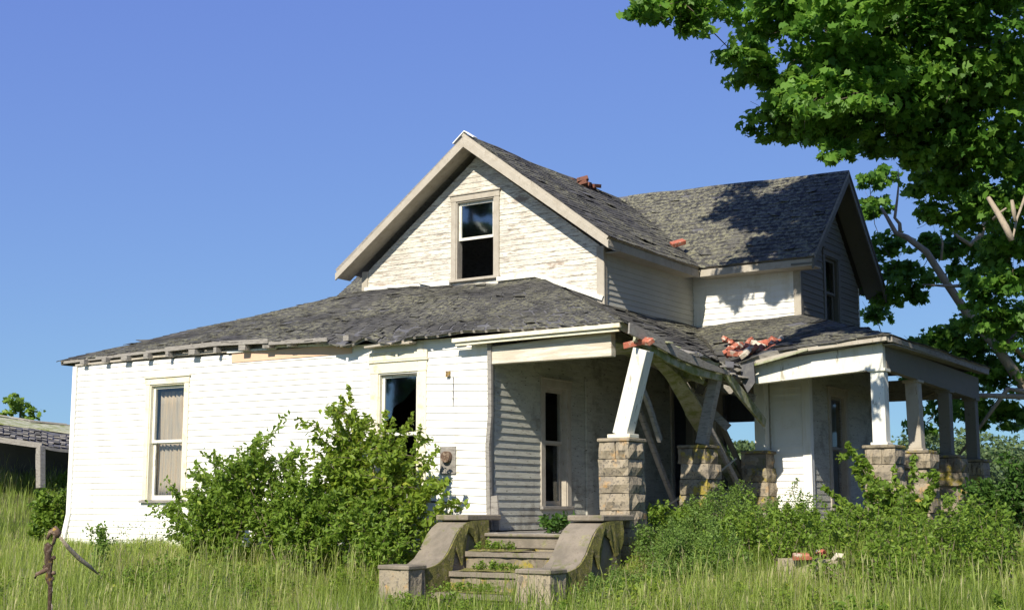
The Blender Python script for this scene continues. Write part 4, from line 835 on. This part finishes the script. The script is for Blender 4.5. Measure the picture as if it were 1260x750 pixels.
G=[blades(16000,(-.5,3.2),(-4.6,-1),.17,.5,dens=notbuilt),blades(150000,(-11.5,8.5),(-7,.0),.34,.42,dens=notbuilt2),blades(26000,(-9.5,2.4),(-.75,0.02),.20,.42,dens=notbuilt),blades(26000,(2,9),(-.5,7),.40,.35,dens=notbuilt),
   blades(80000,(-26,-8.55),(-6,13),.42,.5,dens=notbuilt,wd=.014),blades(30000,(-2,8.5),(-8,-2),.5,.35)]
V,T,K=merge(G); npmesh('grass',V,T,'grass',K,label='tall green meadow grass around the farmhouse',cat='grass',kind='stuff')
# seed stalks: thin pale culms with a feathery head
N=9000; x=np.concatenate([rng.uniform(-10,8,N-1600),rng.uniform(-22,-9,1600)]); y=np.concatenate([rng.uniform(-6,-1.2,N-1600),rng.uniform(-5,8,1600)]); k=notbuilt2(x,y); x,y=x[k],y[k]; N=len(x)
B=np.stack([x,y,gz(x,y)],1); a=rng.uniform(0,6.28,N); L=np.stack([np.cos(a),np.sin(a),0*a],1); h=rng.uniform(.38,.68,N)[:,None]; U=np.array([0,0,1.]); t=B+U*h+L*h*.2; m=B+U*h*.8+L*h*.1; D=np.stack([-np.sin(a),np.cos(a),0*a],1)
V=np.stack([B-D*.0025,B+D*.0025,m+D*.002,m-D*.002,m+D*.005+(t-m)*.3,m-D*.005+(t-m)*.3,t],1).reshape(-1,3)
T=(np.array([(0,1,2),(0,2,3),(3,2,4),(3,4,5),(5,4,6)])[None]+(np.arange(N)*7)[:,None,None]).reshape(-1,3)
npmesh('seed_grass',V,T,'grass',np.repeat(rng.uniform(.6,1,N),7),label='pale seed stalks standing above the meadow grass',cat='grass',kind='stuff')
# small broad leaves through the sward
N=26000; x=rng.uniform(-10,8.5,N); y=rng.uniform(-6,-.6,N); k=notbuilt(x,y)&(np.sin(x*1.3+2*np.sin(y*.9))+np.sin(y*2.1+x*.5)>.2); x,y=x[k],y[k]
P=np.stack([x,y,gz(x,y)+rng.uniform(.08,.30,len(x))],1); V,T,K=leaves(P,.045,OVAL,OVT,.8,tint=rng.uniform(.2,1,len(x))); npmesh('ground_weeds',V,T,'leafy',K,label='small yellow-green leaves mixed through the meadow grass',cat='weeds',kind='stuff')
for (x0,x1,y,z,lab) in ((.3,.95,-.80,.06,'small green weeds on the top tread of the steps'),(.5,1.2,-1.15,-.17,'small green weeds on the second tread of the steps'),(.35,1.1,-1.5,-.41,'small green weeds on the third tread of the steps')):
    shrub('weed_clump',lab,((x0+x1)/2,y,z),[(Vector((u:=random.uniform(x0,x1),y+random.uniform(-.08,.12),z)),Vector((u+random.uniform(-.06,.06),y+random.uniform(-.1,.1),z+random.uniform(.04,.13)))) for _ in range(26)],'leafb',.035,200,cat='weed',tw=.003,lat=1,spread=.03,start=.1)
# ============================================================ rusty pump remains, stick
pb=at(62,775,12.5); pm=empty('hand_pump',tuple(pb),'twisted rusty iron hand pump standing in the left foreground grass','pump'); q=lambda x,y:A(x,y,12.5)
b=MB(); b.tube([q(62,790),q(61,745),q(62,720),q(60,710),q(61,700),q(60,690),q(59,682),q(60,672),q(57,668)],[.016,.018,.020,.034,.022,.040,.030,.040,.018],9)
for y_,r_,dx in ((712,.03,3),(697,.035,-5),(686,.03,5),(676,.032,-4),(728,.02,2),(705,.028,5)): b.tube([q(61+dx,y_+2),q(61+dx,y_),q(61+dx*1.1,y_-3)],[r_*.3,r_*.8,r_*.4],6); b.build('pump_body','rust',pm,off=tuple(pb),smooth=True)
b=MB(); b.tube([q(62,676),q(66,668),q(68,660),q(67,654)],[.016,.015,.018,.02],7); b.tube([q(58,663),q(62,654),q(67,652),q(71,656),q(70,661)],[.015,.02,.045,.04,.02],8); b.build('pump_head','rust',pm,off=tuple(pb),smooth=True)
b=MB(); b.tube([q(60,698),q(52,703),q(45,706),q(43,711)],[.028,.02,.017,.012],7); b.build('spout','rust',pm,off=tuple(pb),smooth=True)
b=MB(); b.tube([q(63,716),q(64,726),q(60,735),q(64,745),q(61,760)],[.009]*5,5); b.build('wire','dead',pm,off=tuple(pb))
b=MB(); b.tube([A(74,660,12.7),A(84,673,12.8),A(98,687,12.9),A(111,697,13.0),A(121,706,13.1)],[.012,.02,.022,.018,.006],7); b.build('dead_branch','dead',None,smooth=True,label='grey-brown dead branch slanting down beside the rusty pump',cat='branch')
# ============================================================ shed
sb=Vector((-17.5,6.5,1.1)); shed=empty('shed',tuple(sb),'low open shed with a collapsing weathered plank roof beyond the left corner','shed'); so_=tuple(sb)
D=28.0
def S_(x,y,d=D): return at(x,y,d)
b=MB(); a0,a1=S_(-60,532),S_(52,548); b.beam([a0,a1],.10,.11); b.build('eave_beam','grey',shed,off=so_)
b=MB(); b.beam([S_(50,548),S_(50,600)],.14,.14,(0,1,0)); b.build('post','grey',shed,off=so_,bev=.01)
b=MB(); b.beam([S_(46,556,28.1),S_(46,576,28.1)],.08,.03,(0,1,0)); b.build('loose_board','grey',shed,off=so_)
b=MB(); p=[S_(-90,522,32.5),S_(105,538,31.5),S_(105,620,31.5),S_(-90,620,32.5)]; back=Vector((0,.12,0)); b.hexa([p[3],p[2],p[2]+back,p[3]+back,p[0],p[1],p[1]+back,p[0]+back]); b.build('wall','dark',shed,off=so_)
b=MB(); p=[S_(52,556),S_(100,566,29.5),S_(100,625,29.5),S_(88,620,29.5)]
# roof: front slope of broken plank courses, green felt above
E0,E1,T0,T1=S_(-90,527,27.8),S_(112,556,28.6),S_(-90,506,33),S_(112,526,33.5)
def SR(s,t): return E0.lerp(E1,s).lerp(T0.lerp(T1,s),t)+Vector((0,0,.07*vn(s*9,t*5)-.1*s*t))
V=[];F=[];n1,n2=20,6
for i in range(n1+1):
    for j in range(n2+1): V.append(SR(i/n1,j/n2))
for i in range(n1):
    for j in range(n2): a=i*(n2+1)+j; F.append((a,a+n2+1,a+n2+2,a+1))
b=MB(); b.add(V,F); r=b.build('roof','tar',shed,off=so_); r.modifiers.new('thickness','SOLIDIFY').thickness=.06
for j in range(11):
    for i in range(26):
        if random.random()<.25: continue
        s0,s1=i/26+random.uniform(0,.006),(i+1)/26-random.uniform(0,.008); t0=j/11*.66; N=Vector((0,0,.03+random.random()*.04)); c=MB()
        A0,A1,A2,A3=SR(s0,t0)+N,SR(s1,t0)+N,SR(s1,t0+.06)+N*.5,SR(s0,t0+.06)+N*.5; th=Vector((0,0,-.02)); c.hexa([A0+th,A1+th,A2+th,A3+th,A0,A1,A2,A3]); c.build('roof_plank','tar' if (i+j)%3 else 'grey',r,off=so_)
b=MB(); g=[SR(.3,.72)+Vector((0,0,.06)),SR(.98,.72)+Vector((0,0,.05)),SR(.98,1)+Vector((0,0,.08)),SR(.3,1)+Vector((0,0,.08))]; th=Vector((0,0,-.03)); b.hexa([x+th for x in g]+g); b.build('green_felt','mossw',r,off=so_)
for s0,t0,s1,t1 in ((.55,.95,.85,.99),(.62,.88,.9,.97),(.35,1.0,.7,.93)): c=MB(); c.beam([SR(s0,t0)+Vector((0,0,.12)),SR(s1,t1)+Vector((0,0,.10))],.12,.03); c.build('roof_plank','grey',r,off=so_)
